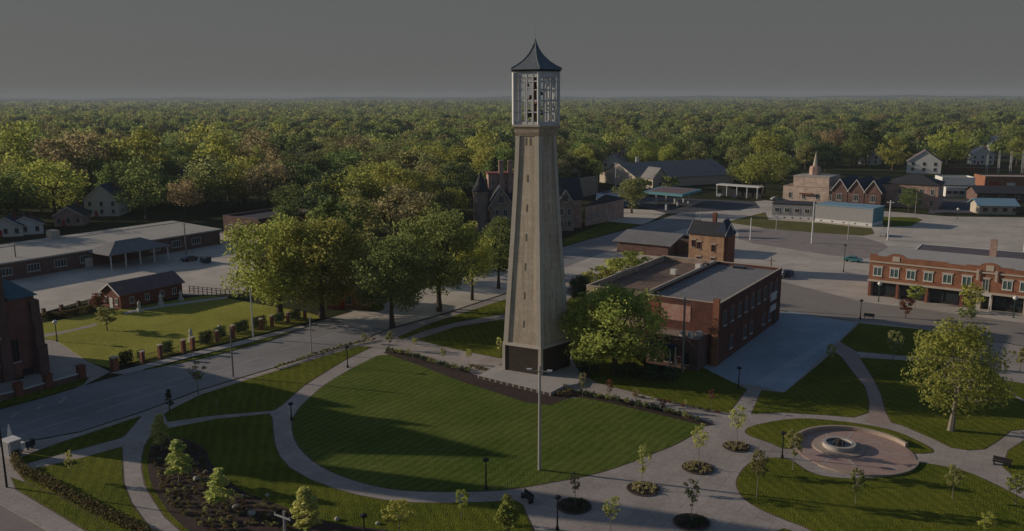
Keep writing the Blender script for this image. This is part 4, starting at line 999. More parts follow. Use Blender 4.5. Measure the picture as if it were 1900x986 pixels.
for k_, (hx, hy, wm_, rm_, lab_) in enumerate([(560, 322, white_paint, roof_grey, 'white house in a clearing deep in the left woods'), (640, 300, grey_paint, roof_plum, 'grey house with a plum roof far in the left woods'), (320, 352, white_paint, roof_dark, 'white house under tall trees beyond the gabled house'), (1280, 284, white_paint, roof_grey, 'white house in the woods above the grey roof hall'),
      (1465, 300, trim_cream, roof_plum, 'cream house in the woods left of the spire'), (1700, 282, white_paint, roof_blue, 'white house with a blue roof above the gambrel house'), (1870, 276, white_paint, roof_grey, 'white house far off above the substation'), (20, 352, brick_pink, roof_dark, 'pink brick house among dark trees at the left edge')]):
    house('gabled_house', lab_, hx, hy, 12, 11, 6, 10.4, 'v' if k_ % 2 else 'u', wm_, rm_, -30 + k_ * 9)
house('gabled_house', 'dark house with white trim right of the tower below the dark trees', 1068, 352, 11, 10, 5.5, 9.5, 'v', white_paint, roof_blue, -10)
hrng = random.Random(21)
for k_ in range(16):
    hx = hrng.uniform(30, 900) if k_ % 2 else hrng.uniform(1060, 1880); hy = hrng.uniform(236, 292)
    house('gabled_house', 'pale house showing its wall and roof between the trees of the far woods', hx, hy, 14, 12, 7.5, 12.5, 'v' if k_ % 3 else 'u', [white_paint, trim_cream, grey_paint][k_ % 3], [roof_grey, roof_plum, roof_blue, roof_dark][k_ % 4], hrng.uniform(-40, 30))
for o in list(COL.objects):
    if o.get('label', '').startswith('pale house showing its wall'): o['group'] = 'pale houses among the far woods'
#PART3

# ------------------------------------------------------------------ foliage
def leaf_cloud(rng, centers, radii, counts, size, flat=0.75, outward=0.55, mid=None):
    """many leaf sized quads scattered through clumps; returns verts (N*4,3)"""
    C = np.repeat(centers, counts, axis=0); Rr = np.repeat(radii, counts)
    n = len(C)
    d = rng.normal(size=(n, 3)); d /= np.linalg.norm(d, axis=1)[:, None]
    rr = Rr * np.power(rng.random(n), 0.4)
    p = C + d * rr[:, None] * np.array([1, 1, flat])
    mid = centers.mean(axis=0) if mid is None else mid
    o = p - mid; o /= (np.linalg.norm(o, axis=1)[:, None] + 1e-6)
    nr = rng.normal(size=(n, 3)) * (1 - outward) + (d * .5 + o * .5) * outward * 1.6
    nr /= (np.linalg.norm(nr, axis=1)[:, None] + 1e-6)
    a = np.cross(nr, rng.normal(size=(n, 3))); a /= (np.linalg.norm(a, axis=1)[:, None] + 1e-6)
    b = np.cross(nr, a)
    s = size * (0.6 + 0.8 * rng.random(n))[:, None] * .5
    a *= s; b *= s * (0.55 + 0.4 * rng.random(n))[:, None]
    q = np.stack([p - a, p + b * .9 - a * .15, p + a, p - b * .9 + a * .15], axis=1)
    return q.reshape(-1, 3)

def quads_mesh(name, verts, m):
    n = len(verts) // 4
    me = bpy.data.meshes.new(name)
    me.vertices.add(n * 4); me.vertices.foreach_set('co', verts.astype(np.float32).ravel())
    me.loops.add(n * 4); me.loops.foreach_set('vertex_index', np.arange(n * 4, dtype=np.int32))
    me.polygons.add(n); me.polygons.foreach_set('loop_start', np.arange(0, n * 4, 4, dtype=np.int32))
    try: me.polygons.foreach_set('loop_total', np.full(n, 4, dtype=np.int32))
    except Exception: pass
    me.materials.append(m); me.update(calc_edges=True); me.validate()
    return me

def crown_points(rng, shape, H, Rad, base, K):
    """clump centres and radii of a crown whose top is at H and whose skirt is at base"""
    cs, rs = [], []
    hh = H - base
    for i in range(K):
        while True:
            x = rng.uniform(-1, 1, 3)
            if np.linalg.norm(x) > 1: continue
            if np.linalg.norm(x) > .45 or rng.random() < .25: break
        x = x / max(np.linalg.norm(x), .3) * (np.linalg.norm(x) ** .6)
        z = (x[2] + 1) / 2
        if shape == 'cone': wdt = (1 - z) * 1.0 + .06
        elif shape == 'column': wdt = .55 + .45 * math.sin(math.pi * min(1, z * .9 + .1))
        elif shape == 'vase': wdt = .55 + .5 * z
        elif shape == 'wide': wdt = 1.05
        else: wdt = 1.0
        wob = rng.uniform(.78, 1.12)
        cr = {'cone': .2, 'column': .28, 'wide': .24, 'vase': .24}.get(shape, .26) * Rad * rng.uniform(.75, 1.35)
        cs.append([x[0] * Rad * .82 * wdt * wob, x[1] * Rad * .82 * wdt * wob, base + hh * (.1 + .84 * z) * rng.uniform(.94, 1.03)]); rs.append(cr)
    return np.array(cs), np.array(rs)

def tree_meshes(seed, leafkey, shape, H, Rad, base, K, nleaf, size, trunk_r=.3, trunk_m=None, limbs=7, outward=.55):
    rng = np.random.default_rng(seed)
    cs, rs = crown_points(rng, shape, H, Rad, base, K)
    wgt = rs ** 2; counts = np.maximum(4, (nleaf * wgt / wgt.sum()).astype(int))
    v = leaf_cloud(rng, cs, rs, counts, size, outward=outward)
    crown = quads_mesh('crown', v, LEAF[leafkey])
    m = MB(); zt = base + (H - base) * .45
    bend = [Vector((rng.uniform(-.03, .03) * H * k / 3, rng.uniform(-.03, .03) * H * k / 3, zt * k / 3 - (.05 if k == 0 else 0))) for k in range(4)]
    for k in range(3): m.tube(bend[k], bend[k + 1], trunk_r * (1.25 if k == 0 else 1 - .22 * k), trunk_r * (1 - .22 * (k + 1)), 7)
    idx = rng.permutation(K)[:limbs]
    for i in idx:
        p = Vector(cs[i]); s_ = bend[2].lerp(bend[3], rng.random()) if p.z > bend[2].z else bend[1].lerp(bend[2], .8)
        mid_ = s_.lerp(p, .5) + Vector((0, 0, -.04 * H)); m.tube(s_, mid_, trunk_r * .42, trunk_r * .28, 5); m.tube(mid_, p, trunk_r * .28, trunk_r * .08, 5)
    me = bpy.data.meshes.new('trunk'); me.from_pydata(m.v, [], m.f); me.materials.append(trunk_m or bark); me.update()
    return dict(crown=crown, trunk=me, H=H, R=Rad)

def plant_tree(name, label, cat, loc, model, height, rot=0.0, wide=1.0, group=None):
    r = thing(name, label, cat, loc, group, rot)
    s = height / model['H']; r.scale = (s * wide, s * wide, s)
    for nm in ('trunk', 'crown'):
        o = bpy.data.objects.new(nm, model[nm]); COL.objects.link(o); o.parent = r
    return r

TM = {}
def model(key):
    if key in TM: return TM[key]
    kind, leafkey, seed = key
    if kind == 'near': mo_ = tree_meshes(seed, leafkey, 'round', 14, 6.6, 1.3, 68, 11500, .36, .38, limbs=16)
    elif kind == 'nearwide': mo_ = tree_meshes(seed, leafkey, 'wide', 14, 8.0, 1.4, 76, 13500, .37, .42, limbs=14)
    elif kind == 'low': mo_ = tree_meshes(seed, leafkey, 'round', 13, 6.6, .7, 76, 14000, .36, .38, limbs=14)
    elif kind == 'airy': mo_ = tree_meshes(seed, leafkey, 'round', 14, 5.8, 1.2, 52, 6200, .35, .32, bark_pale, limbs=22)
    elif kind == 'neartall': mo_ = tree_meshes(seed, leafkey, 'column', 15, 4.6, 2.2, 56, 7000, .36, .3, limbs=12)
    elif kind == 'round': mo_ = tree_meshes(seed, leafkey, 'round', 14, 6.4, 2.0, 42, 2700, .6, .35, limbs=6)
    elif kind == 'wide': mo_ = tree_meshes(seed, leafkey, 'wide', 13, 7.6, 2.6, 48, 3000, .62, .4, limbs=6)
    elif kind == 'tall': mo_ = tree_meshes(seed, leafkey, 'column', 16, 5.0, 2.0, 42, 2500, .6, .35, limbs=5)
    elif kind == 'cone': mo_ = tree_meshes(seed, leafkey, 'cone', 14, 3.6, .8, 46, 2400, .5, .3, limbs=0)
    elif kind == 'young': mo_ = tree_meshes(seed, leafkey, 'round', 5, 1.35, 1.5, 26, 800, .26, .06, bark_pale, limbs=10)
    elif kind == 'column': mo_ = tree_meshes(seed, leafkey, 'cone', 5.5, 1.5, .25, 52, 1900, .27, .07, bark_pale, limbs=10)
    elif kind == 'sparse': mo_ = tree_meshes(seed, leafkey, 'vase', 5, 1.1, 1.4, 24, 420, .22, .05, bark_pale, limbs=18)
    elif kind == 'vase': mo_ = tree_meshes(seed, leafkey, 'vase', 4, 1.5, .5, 26, 900, .24, .07, bark, limbs=16)
    elif kind == 'bush': mo_ = tree_meshes(seed, leafkey, 'wide', 2.4, 1.9, .1, 26, 700, .3, .06, bark, limbs=5)
    TM[key] = mo_
    return mo_

trng = random.Random(11)
def tree_at(key, label, px, py, ptop, wide=1.0, name='tree', cat='tree', group=None, z=0.12):
    p = P(px, py, z); h = max(1.0, top_z(px, py, ptop) - z)
    return plant_tree(name, label, cat, p, model(key), h, trng.uniform(0, 6.28), wide, group)

# named trees of the park and the streets round it
tree_at(('nearwide', 'yellow', 1), 'big yellow green tree left of its twin by the garden corner', 520, 588, 392, .98)
tree_at(('near', 'yellow', 2), 'big yellow green tree right of its twin where the roads meet', 598, 590, 393, 1.05)
tree_at(('near', 'green', 3), 'dark shaded green tree with a forked trunk on the street verge', 728, 607, 428, .98)
tree_at(('near', 'green', 4), 'tall light green tree over the road left of the tower', 815, 577, 378, .92)
tree_at(('neartall', 'yellow', 5), 'slim yellowish tree between the tall green tree and the tower', 876, 556, 402, .95)
tree_at(('neartall', 'green', 6), 'narrow green tree partly hidden by the left edge of the tower', 925, 535, 398, 1.1)
tree_at(('low', 'yellow', 7), 'round yellow green tree filling the corner between tower and brick warehouse', 1140, 694, 528, 1.3)
tree_at(('near', 'dark', 8), 'dark green tree tight behind the tower beside the warehouse', 1075, 568, 508, .9)
tree_at(('airy', 'yellow', 9), 'large airy olive green tree with a pale trunk on the right lawn', 1764, 799, 580, 1.06)
for i, (x, y, t) in enumerate([(1092, 545, 512), (1112, 532, 498), (1132, 520, 484), (1155, 508, 474), (1176, 498, 466)]):
    tree_at(('bush', 'yellow', 20 + i % 2), 'leafy green bush in the row along the west wall of the warehouse', x, y, t, 1.5, 'bush', 'bush', 'bushes along the west wall of the warehouse')
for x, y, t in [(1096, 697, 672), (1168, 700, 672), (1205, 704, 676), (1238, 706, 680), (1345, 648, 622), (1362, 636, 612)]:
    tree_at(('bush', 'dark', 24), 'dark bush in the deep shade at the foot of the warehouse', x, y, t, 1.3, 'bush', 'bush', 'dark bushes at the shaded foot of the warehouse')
tree_at(('vase', 'olive', 31), 'small spreading olive tree on the sunny garden lawn', 199, 613, 566, 1.5)
tree_at(('vase', 'red', 32), 'dark red shrub tree beside the small brick hall', 186, 577, 541, 1.7)
tree_at(('sparse', 'olive', 33), 'bare twiggy young tree at the edge of the street', 368, 732, 664, 1.25)
tree_at(('cone', 'dark', 34), 'small dark evergreen beside the street sidewalk', 315, 762, 714, 1.0)

sap = [
 (('young', 'pale', 1), 'thin pale sapling with a stake on the sunny triangle lawn', 131, 889, 828, .55),
 (('column', 'pale', 2), 'slender young tree at the top of the curved planting bed', 300, 836, 758, 1.25),
 (('column', 'pale', 3), 'bushy young tree second from the top of the curved planting bed', 333, 896, 806, 1.5),
 (('column', 'pale', 4), 'bushy young tree halfway down the planting bed before the dark lawn', 410, 947, 860, 1.5),
 (('column', 'pale', 2), 'young tree beside the white utility pole at the bottom edge', 569, 992, 892, 1.5),
 (('young', 'yellow', 3), 'round crowned young tree cut off by the bottom edge of the lawn', 741, 996, 926, 1.8),
 (('young', 'yellow', 2), 'small lollipop tree just below the curved path', 857, 962, 903, .85),
 (('column', 'yellow', 5), 'bushy bright young tree at the lower left corner of the plaza', 942, 992, 908, 1.5),
 (('sparse', 'tan', 1), 'sapling with pinkish leaves in the planter nearest the lamp post', 1067, 938, 868, .85),
 (('sparse', 'pale', 2), 'bright yellow green sapling in the second planter from the lawn', 1191, 905, 818, .95),
 (('sparse', 'olive', 3), 'thin sapling in the lowest planter of the plaza', 1283, 968, 880, .9),
 (('sparse', 'pale', 4), 'faint pale sapling in the planter between the lawn tip and the crossing', 1297, 868, 780, 1.0),
 (('sparse', 'pale', 5), 'faint pale sapling in the far planter near the crescent lawn', 1366, 830, 742, 1.1),
 (('sparse', 'pale', 1), 'thin leafy sapling in the shaded part of the plaza at the bottom edge', 1133, 992, 910, 1.2),
 (('young', 'olive', 4), 'sapling with a pale trunk at the left tip of the south east lawn', 1404, 923, 826, .7),
 (('young', 'olive', 1), 'sapling with a pale trunk just left of the fountain', 1471, 872, 788, .85),
 (('young', 'green', 2), 'shaded sapling on the lawn below the fountain', 1587, 936, 862, .75),
 (('young', 'olive', 3), 'leaning young tree on the lawn right of the fountain', 1767, 926, 857, .95),
 (('young', 'yellow', 4), 'young tree by the path at the right edge below the bench', 1884, 938, 872, 1.1),
 (('young', 'yellow', 1), 'bright young tree cut by the bottom edge at right', 1828, 1000, 944, 1.2),
 (('young', 'pale', 2), 'pale sapling where the lawn meets the car park corner', 1541, 678, 634, .9),
 (('young', 'olive', 2), 'young tree in the shaded corner lawn beside the brick path', 1657, 673, 608, .9),
 (('young', 'yellow', 3), 'bright young street tree in front of the shop windows', 1697, 572, 526, 1.5),
 (('young', 'yellow', 1), 'bright tall street tree hiding a shop window', 1800, 592, 520, 1.3),
 (('young', 'green', 4), 'darker round street tree below the bright tall one', 1792, 612, 562, 1.3),
 (('vase', 'red', 1), 'dark red street tree before the shopfronts', 1680, 590, 548, 1.15),
 (('sparse', 'tan', 2), 'tan sapling at the tower terrace end of the promenade', 1081, 736, 686, .85),
 (('sparse', 'red', 3), 'reddish sapling second along the promenade hedge from the tower', 1131, 744, 700, 1.0),
 (('sparse', 'tan', 4), 'brownish sapling third along the promenade hedge from the tower', 1178, 757, 714, 1.0),
 (('vase', 'red', 2), 'low red leaved shrub tree fourth along the promenade from the tower', 1229, 762, 736, .9),
 (('sparse', 'red', 5), 'red sapling standing on the dark lawn near the car park', 1319, 757, 716, 1.0),
 (('sparse', 'pale', 3), 'tiny pale sapling between two red ones on the promenade', 1272, 760, 738, 1.0),
 (('young', 'olive', 1), 'sapling at the top left corner of the oval lawn', 723, 648, 610, .9),
 (('young', 'olive', 4), 'sapling by the street side of the ring path junction', 676, 636, 616, 1.2),
 (('young', 'pale', 1), 'sapling on the promenade just right of the ring path junction', 770, 648, 622, .9),
 (('young', 'olive', 3), 'sapling in the upper hedge bed left of the tower', 822, 672, 642, .85),
 (('young', 'pale', 4), 'sapling in the hedge bed closest to the tower terrace', 870, 676, 644, .8),
 (('sparse', 'pale', 2), 'pale sapling right beside the left corner of the tower', 926, 662, 622, .9),
 (('sparse', 'olive', 4), 'shaded sapling on the lawn beside the street, left one', 402, 766, 735, 1.0),
 (('sparse', 'olive', 1), 'shaded sapling on the lawn above the cross path', 478, 755, 732, 1.2),
 (('young', 'olive', 2), 'small tree at the far right path beyond the airy tree', 1892, 690, 640, 1.2),
]
for key, lab, x, y, t, wd in sap: tree_at(key, lab, x, y, t, wd, 'young_tree', 'young tree', z=.16)

# shrubs: one prototype, copies
def shrub_model(seed, leafkey, n=130, r=.5, size=.2):
    rng = np.random.default_rng(seed); K = 9
    cs = rng.normal(size=(K, 3)) * np.array([.45, .45, .2]) * r + np.array([0, 0, r * .75]); cs[:, 2] = np.abs(cs[:, 2])
    v = leaf_cloud(rng, cs, np.full(K, r * .55), np.full(K, n // K), size); v[:, 2] = np.maximum(v[:, 2], .0)
    return quads_mesh('shrub', v, LEAF[leafkey])
SH = [shrub_model(i, k) for i, k in enumerate(('shrub', 'shrub', 'olive', 'olive', 'dark', 'pale', 'red'))]
def shrub(i, x, y, s, label, group, name='shrub', z=.15):
    o = bpy.data.objects.new(name, SH[i]); COL.objects.link(o); o.location = (x, y, z); o.scale = (s, s, s * trng.uniform(.8, 1.15)); o.rotation_euler = (0, 0, trng.uniform(0, 6.28))
    tag(o, label, 'shrub', group); return o
def along(pts, step, jit=.15):
    out = []; pts = [P(*q) for q in pts]; carry = 0
    for a, b in zip(pts, pts[1:]):
        L = (b - a).length; t = carry
        while t < L: out.append(a.lerp(b, t / L) + Vector((trng.uniform(-jit, jit), trng.uniform(-jit, jit), 0))); t += step
        carry = t - L
    return out
for p in along([(722, 653), (760, 662), (805, 676), (868, 694)], 1.0): shrub(4 if trng.random() < .5 else 2, p.x, p.y, 1.15, 'low clipped shrub in the hedge row above the oval lawn left of the tower', 'hedge row above the oval lawn left of the tower')
for p in along([(1078, 734), (1113, 741), (1204, 760), (1300, 784)], 1.0): shrub(4 if trng.random() < .6 else 2, p.x, p.y, 1.15, 'low clipped shrub in the hedge row between the oval lawn and the promenade', 'hedge row right of the tower')
for p in along([(1180, 738), (1241, 750), (1344, 772)], 1.2): shrub(trng.choice((0, 6, 2)), p.x, p.y, .7, 'small reddish shrub along the upper side of the promenade', 'small shrubs along the promenade')
for p in along([(1046, 722), (1062, 730), (1030, 738)], .9): shrub(0, p.x, p.y, .9, 'brownish shrub at the right end of the tower terrace', 'shrubs at the end of the tower terrace')
for p in along([(862, 690), (880, 684), (900, 690)], .9): shrub(0, p.x, p.y, .9, 'brownish shrub at the left end of the tower terrace', 'shrubs at the left end of the tower terrace')
for p in along([(511, 686), (600, 655), (663, 639), (700, 632)], .9): shrub(trng.choice((0, 2)), p.x, p.y, .8, 'low shrub in the strip between street and sidewalk', 'shrub strip along the street')
# dark hedge of the triangle lawn
hp = along([(27, 850), (30, 866), (42, 882), (79, 898), (122, 925), (183, 957), (253, 990), (300, 1015)], .42, .12)
vv = []; rng = np.random.default_rng(77)
for p in hp: vv.append(leaf_cloud(rng, np.array([[p.x, p.y, .55], [p.x + .1, p.y + .2, .8]]), np.array([.6, .55]), np.array([60, 60]), .2))
hv_ = np.concatenate(vv); hv_[:, 2] = np.maximum(hv_[:, 2], .13)
ho = bpy.data.objects.new('hedge', quads_mesh('hedge', hv_, LEAF['shrub'])); COL.objects.link(ho); tag(ho, 'long low dark hedge running down the edge of the triangle lawn', 'hedge')
# curved planting bed
bed = [(292, 822), (340, 818), (378, 836), (384, 862), (416, 888), (436, 912), (496, 936), (556, 958), (600, 974), (560, 986), (470, 986), (380, 986), (325, 950), (302, 926), (286, 899), (280, 869), (281, 847)]
bp_ = [P(*q) for q in bed]
def inside(x, y, poly):
    c = False; j = len(poly) - 1
    for i in range(len(poly)):
        if (poly[i][1] > y) != (poly[j][1] > y) and x < (poly[j][0] - poly[i][0]) * (y - poly[i][1]) / (poly[j][1] - poly[i][1]) + poly[i][0]: c = not c
        j = i
    return c
x0, x1 = min(p.x for p in bp_), max(p.x for p in bp_); y0, y1 = min(p.y for p in bp_), max(p.y for p in bp_)
yy = y0; cnt = 0
while yy < y1:
    xx = x0 + (.5 if cnt % 2 else 0)
    while xx < x1:
        jx, jy = xx + trng.uniform(-.2, .2), yy + trng.uniform(-.2, .2)
        if inside(jx, jy, bp_) and trng.random() < .9: shrub(trng.choice((0, 1, 1, 2)), jx, jy, trng.uniform(.5, .8), 'small brownish shrub planted in rows in the curved mulch bed', 'shrubs planted in the curved mulch bed')
        xx += 1.12
    yy += 1.0; cnt += 1
for i, (x, y, s) in enumerate([(381, 880, .3), (364, 893, .38), (438, 945, .36), (467, 958, .45), (496, 923, .25), (448, 925, .28), (700, 975, .25), (625, 968, .3)]):
    rngb = np.random.default_rng(i); bm = bmesh.new(); bmesh.ops.create_icosphere(bm, subdivisions=2, radius=s)
    for v_ in bm.verts: v_.co *= 1 + .22 * math.sin(v_.co.x * 7 + i) * math.cos(v_.co.y * 6 - i); v_.co.z *= .65
    me = bpy.data.meshes.new('boulder'); bm.to_mesh(me); bm.free(); me.materials.append(boulder_m)
    o = bpy.data.objects.new('boulder', me); COL.objects.link(o); p = P(x, y); o.location = (p.x, p.y, .16 + s * .3); o.rotation_euler = (0, 0, i)
    tag(o, 'pale limestone boulder lying in the curved mulch bed', 'boulder', 'boulders in the curved mulch bed')

# ------------------------------------------------------------------ plaza planters
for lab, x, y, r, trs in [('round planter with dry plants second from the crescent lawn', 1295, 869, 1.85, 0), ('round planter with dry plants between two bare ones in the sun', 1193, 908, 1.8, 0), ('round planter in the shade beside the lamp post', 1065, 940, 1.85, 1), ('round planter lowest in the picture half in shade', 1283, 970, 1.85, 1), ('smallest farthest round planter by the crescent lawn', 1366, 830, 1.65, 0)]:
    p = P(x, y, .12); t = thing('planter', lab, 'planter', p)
    MB().lathe((p.x, p.y, .125), [(r, 0), (r, .1), (r - .12, .1), (r - .12, .06)], 36).build('rim', mat('dark_edging', (0.13, .1, .09), var=.2), t)
    MB().lathe((p.x, p.y, .13), [(r - .14, .0), (r - .14, .07), (.2, .13)], 30).build('mulch', mulch, t)
    rr_ = np.random.default_rng(int(x))
    vs_ = []
    for k in range(34):
        a_ = rr_.uniform(0, 6.28); q_ = r * .82 * math.sqrt(rr_.random()); vs_.append(leaf_cloud(rr_, np.array([[p.x + q_ * math.cos(a_), p.y + q_ * math.sin(a_), .36]]), np.array([.24]), np.array([22]), .16))
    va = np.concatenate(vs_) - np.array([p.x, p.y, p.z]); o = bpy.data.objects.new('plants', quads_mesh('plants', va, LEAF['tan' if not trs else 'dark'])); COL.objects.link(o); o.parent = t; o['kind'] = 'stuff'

# ------------------------------------------------------------------ fountain
fc = P(1585, 838, .12); ft = thing('fountain', 'round brick paved fountain court with pale radial bands and a raised stone basin', 'fountain', fc)
MB().lathe((fc.x, fc.y, .13), [(6.75, 0), (6.75, .06), (6.3, .07)], 64).build('paving', brick_pave, ft)
bc = Vector((fc.x - 1.5, fc.y + 1.0, 0))
m = MB()
for k in range(10):
    a_ = k * R(36) + .3; d = Vector((math.cos(a_), math.sin(a_), 0)); n_ = Vector((-d.y, d.x, 0))
    tt = 0
    for L in np.arange(3.0, 9.5, .1):
        if ((bc + d * L) - Vector((fc.x, fc.y, 0))).length < 6.2: tt = L
    m.box(bc + d * 2.6 - n_ * .09 + Z * .202, n_ * .18, d * (tt - 2.6), Z * .008)
m.build('radial_band', concrete_pale, ft)
# low seat wall: a ring open where the paths come in
N = 72; buff = mat('buff_stone', (0.42, .33, .26), var=.2)
for k0, k1 in ((2, 34), (43, 67)):
    m = MB()
    for k in range(k0, k1):
        a0, a1 = 2 * math.pi * k / N, 2 * math.pi * (k + 1) / N; q = [Vector((fc.x + r * math.cos(a), fc.y + r * math.sin(a), .13)) for r, a in ((6.72, a0), (7.1, a0), (7.1, a1), (6.72, a1))]
        m.hexa(q, [p + Z * (.55 if k < 36 else .22) for p in q])
    m.build('seat_wall', buff, ft)
m = MB(); m.lathe((bc.x, bc.y, .2), [(3.0, 0), (3.0, .12), (2.6, .13)], 48); m.build('step', mat('buff_stone', (0.42, .33, .26)), ft)
m = MB(); m.lathe((bc.x, bc.y, .332), [(1.85, 0), (1.88, .5), (1.92, .55), (1.5, .55), (1.48, .1), (.1, .09)], 48); bs2 = m.build('basin', concrete_pale, ft)
m = MB(); m.lathe((bc.x, bc.y, .5), [(1.46, 0), (1.46, .2), (.1, .201)], 40); m.build('water', water_m, bs2)
m = MB(); m.lathe((bc.x, bc.y, .722), [(.3, 0), (.22, .35), (.34, .45), (.06, .6)], 12)
for k in range(6): a_ = k * 1.05; m.tube((bc.x + .7 * math.cos(a_), bc.y + .7 * math.sin(a_), .722), (bc.x + .5 * math.cos(a_), bc.y + .5 * math.sin(a_), 1.1), .09, .05, 6)
m.build('jet', granite, bs2)

# ------------------------------------------------------------------ lamps, poles
def park_lamp(label, px, py, ptop, z=.13):
    p = P(px, py, z); h = top_z(px, py, ptop) - z; t = thing('lamp_post', label, 'lamp post', p)
    m = MB(); m.lathe((p.x, p.y, z), [(.2, 0), (.17, .35), (.09, .45), (.07, h - .6), (.07, h - .5)], 10); m.build('post', black_metal, t)
    m = MB(); m.lathe((p.x, p.y, z + h - .495), [(.1, 0), (.34, .12), (.36, .3), (.05, .45)], 12); m.build('lamp_head', black_metal, t)
for a in [('black lamp post on the ring path near the cross path', 541, 780, 744), ('black lamp post at the lower edge of the oval lawn', 902, 908, 847), ('black lamp post standing in the shaded plaza', 1034, 984, 916), ('black lamp post by the ring path at the street side', 645, 682, 640),
          ('black lamp post at the car park entrance', 1370, 722, 678), ('black lamp post cut off at the bottom edge of the lawn', 676, 990, 950), ('black lamp post left of the fountain on its path', 1451, 850, 798), ('dark street lamp on the near kerb of the shop street', 1596, 592, 554), ('dark street lamp by the car on the far crossing', 1565, 505, 452)]: park_lamp(*a)
def globe_lamp(label, px, py, ptop, z=.02):
    p = P(px, py, z); h = top_z(px, py, ptop) - z; t = thing('globe_lamp', label, 'street lamp', p)
    MB().lathe((p.x, p.y, z), [(.18, 0), (.1, .4), (.07, h - .8)], 10).build('post', mat('green_metal', (.03, .06, .055), var=.1), t)
    MB().lathe((p.x, p.y, z + h - .795), [(.12, 0), (.42, .3), (.45, .5), (.2, .8)], 14).build('globe', lamp_glass, t, True)
for a in [('globe street lamp before the left end of the shops', 1630, 560, 523), ('globe street lamp before the right shop windows', 1880, 590, 549), ('white topped lamp post at the dark parking', 1776, 406, 386), ('white lamp post on the garden path', 106, 634, 594)]: globe_lamp(*a)
def pole(label, px, py, ptop, m_=wood_pole, r=.16, arm=None, lum=False, z=.02, armang=-33):
    p = P(px, py, z); h = top_z(px, py, ptop) - z; t = thing('utility_pole', label, 'pole', p)
    MB().tube((p.x, p.y, z), (p.x, p.y, z + h), r, r * .65, 8).build('pole', m_, t)
    if arm:
        d = Vector((math.cos(R(armang)), math.sin(R(armang)), 0)); c = Vector((p.x, p.y, z + h - .6))
        m = MB(); m.box(c - d * arm / 2 - Vector((-d.y, d.x, 0)) * (r + .1), d * arm, Vector((-d.y, d.x, 0)) * .1, Z * .14); x = m.build('crossarm', m_, t)
        for s in (-.45, .45):
            m = MB(); q = c + d * arm * s - Vector((-d.y, d.x, 0)) * (r + .05)
            if lum: m.cbox((q.x, q.y, q.z + .141), .55, .3, .16, R(armang))
            else: m.lathe((q.x, q.y, q.z + .141), [(.06, 0), (.08, .1), (.03, .2)], 8)
            m.build('floodlight' if lum else 'insulator', white_paint if lum else grey_metal, x)
    return t
pole('tall pale pole with two floodlights standing on the oval lawn', 1001, 872, 678, mat('pale_pole', (.42, .38, .34), var=.15), .19, 2.6, True, .15, -14)
pole('white utility pole with a crossarm at the bottom edge', 530, 1010, 946, grey_metal, .16, 2.2, False, .12)
pole('dark slim street pole at the left edge by the cabinet', 13, 906, 786, black_metal, .12)
pole('utility pole on the near side of the street', 433, 700, 606, wood_pole, .15, z=.12)
pole('pale pole on the street verge before the dark tree', 578, 655, 584, grey_metal, .13, z=.12)
pole('white pole at the garden corner by the yellow tree', 470, 628, 532, white_paint, .15)
pole('tall utility pole beside the rear of the warehouse', 1266, 692, 553, wood_pole, .22, 2.0)
pole('white post beside the warehouse utility pole', 1252, 690, 644, white_paint, .12)
pole('tall pale pole at the street corner of the warehouse', 1426, 575, 478, wood_pole, .2, 1.6)
pole('utility pole in front of the long school', 33, 512, 448, wood_pole, .2, 2.0)
pole('utility pole between the school and the dumpster', 346, 474, 412, wood_pole, .2, 2.2)
pole('leaning white pole by the trailer and the pickup', 1647, 446, 372, white_paint, .25, 2)
pole('tall white pole at the rail bed before the trailers', 1506, 452, 374, white_paint, .24)
pole('thin pale pole on the dry grass strip', 1440, 428, 396, grey_metal, .14)
pole('thin pale pole on the rail bed', 1573, 445, 408, grey_metal, .14)
pole('pale pole behind the orange house', 1392, 446, 404, white_paint, .2)
pole('thin pole before the hipped hall', 1731, 396, 346, wood_pole, .2, 2)
pole('thin pole near the round tree before the hipped hall', 1698, 398, 356, wood_pole, .16)
pole('white post with a dark top beside the shop roofs', 1896, 500, 440, white_paint, .2)
pole('utility pole by the blue shed', 1142, 350, 302, white_paint, .2, 2.2)
pole('thin pole at the beige crossing', 1299, 424, 392, grey_metal, .14)

# ------------------------------------------------------------------ garden street wall: piers and clipped hedges
gw = thing('garden_wall', 'row of red brick piers with pale caps and railings along the garden sidewalk', 'wall', P(300, 664))
prs = [(213, 687, 661, .95), (265, 672, 650, .55), (298, 664, 638, .6), (341, 654, 629, .6), (358, 648, 624, .6), (403, 634, 612, .5), (433, 628, 602, .55), (485, 612, 590, .55), (505, 606, 584, .5), (535, 599, 578, .5), (566, 592, 574, .5)]
pl = []
for x, y, t, wd in prs:
    p = P(x, y, .12); h = top_z(x, y, t) - .12; pl.append(p)
    q = MB().cbox((p.x, p.y, .12), wd, wd, h - .15, R(57)).build('pier', brick_red if wd < .9 else brick_orange, gw)
    MB().cbox((p.x, p.y, h - .028), wd + .14, wd + .14, .15, R(57)).build('pier_cap', trim_cream, q)
for a, b in zip(pl, pl[1:]):
    t = (b - a).normalized(); nn = Vector((t.y, -t.x, 0)); L = (b - a).length
    if L < 2: continue
    m = MB(); m.box(a + t * .6 - nn * .03 + Z * .35, t * (L - 1.2), nn * .06, Z * .06); m.box(a + t * .6 - nn * .03 + Z * 1.15, t * (L - 1.2), nn * .06, Z * .06)
    for k in range(int((L - 1.2) / .22)): q = a + t * (.7 + k * .22); m.tube((q.x, q.y, .12), (q.x, q.y, 1.25), .018, .018, 4)
    m.build('railing', black_metal, gw)
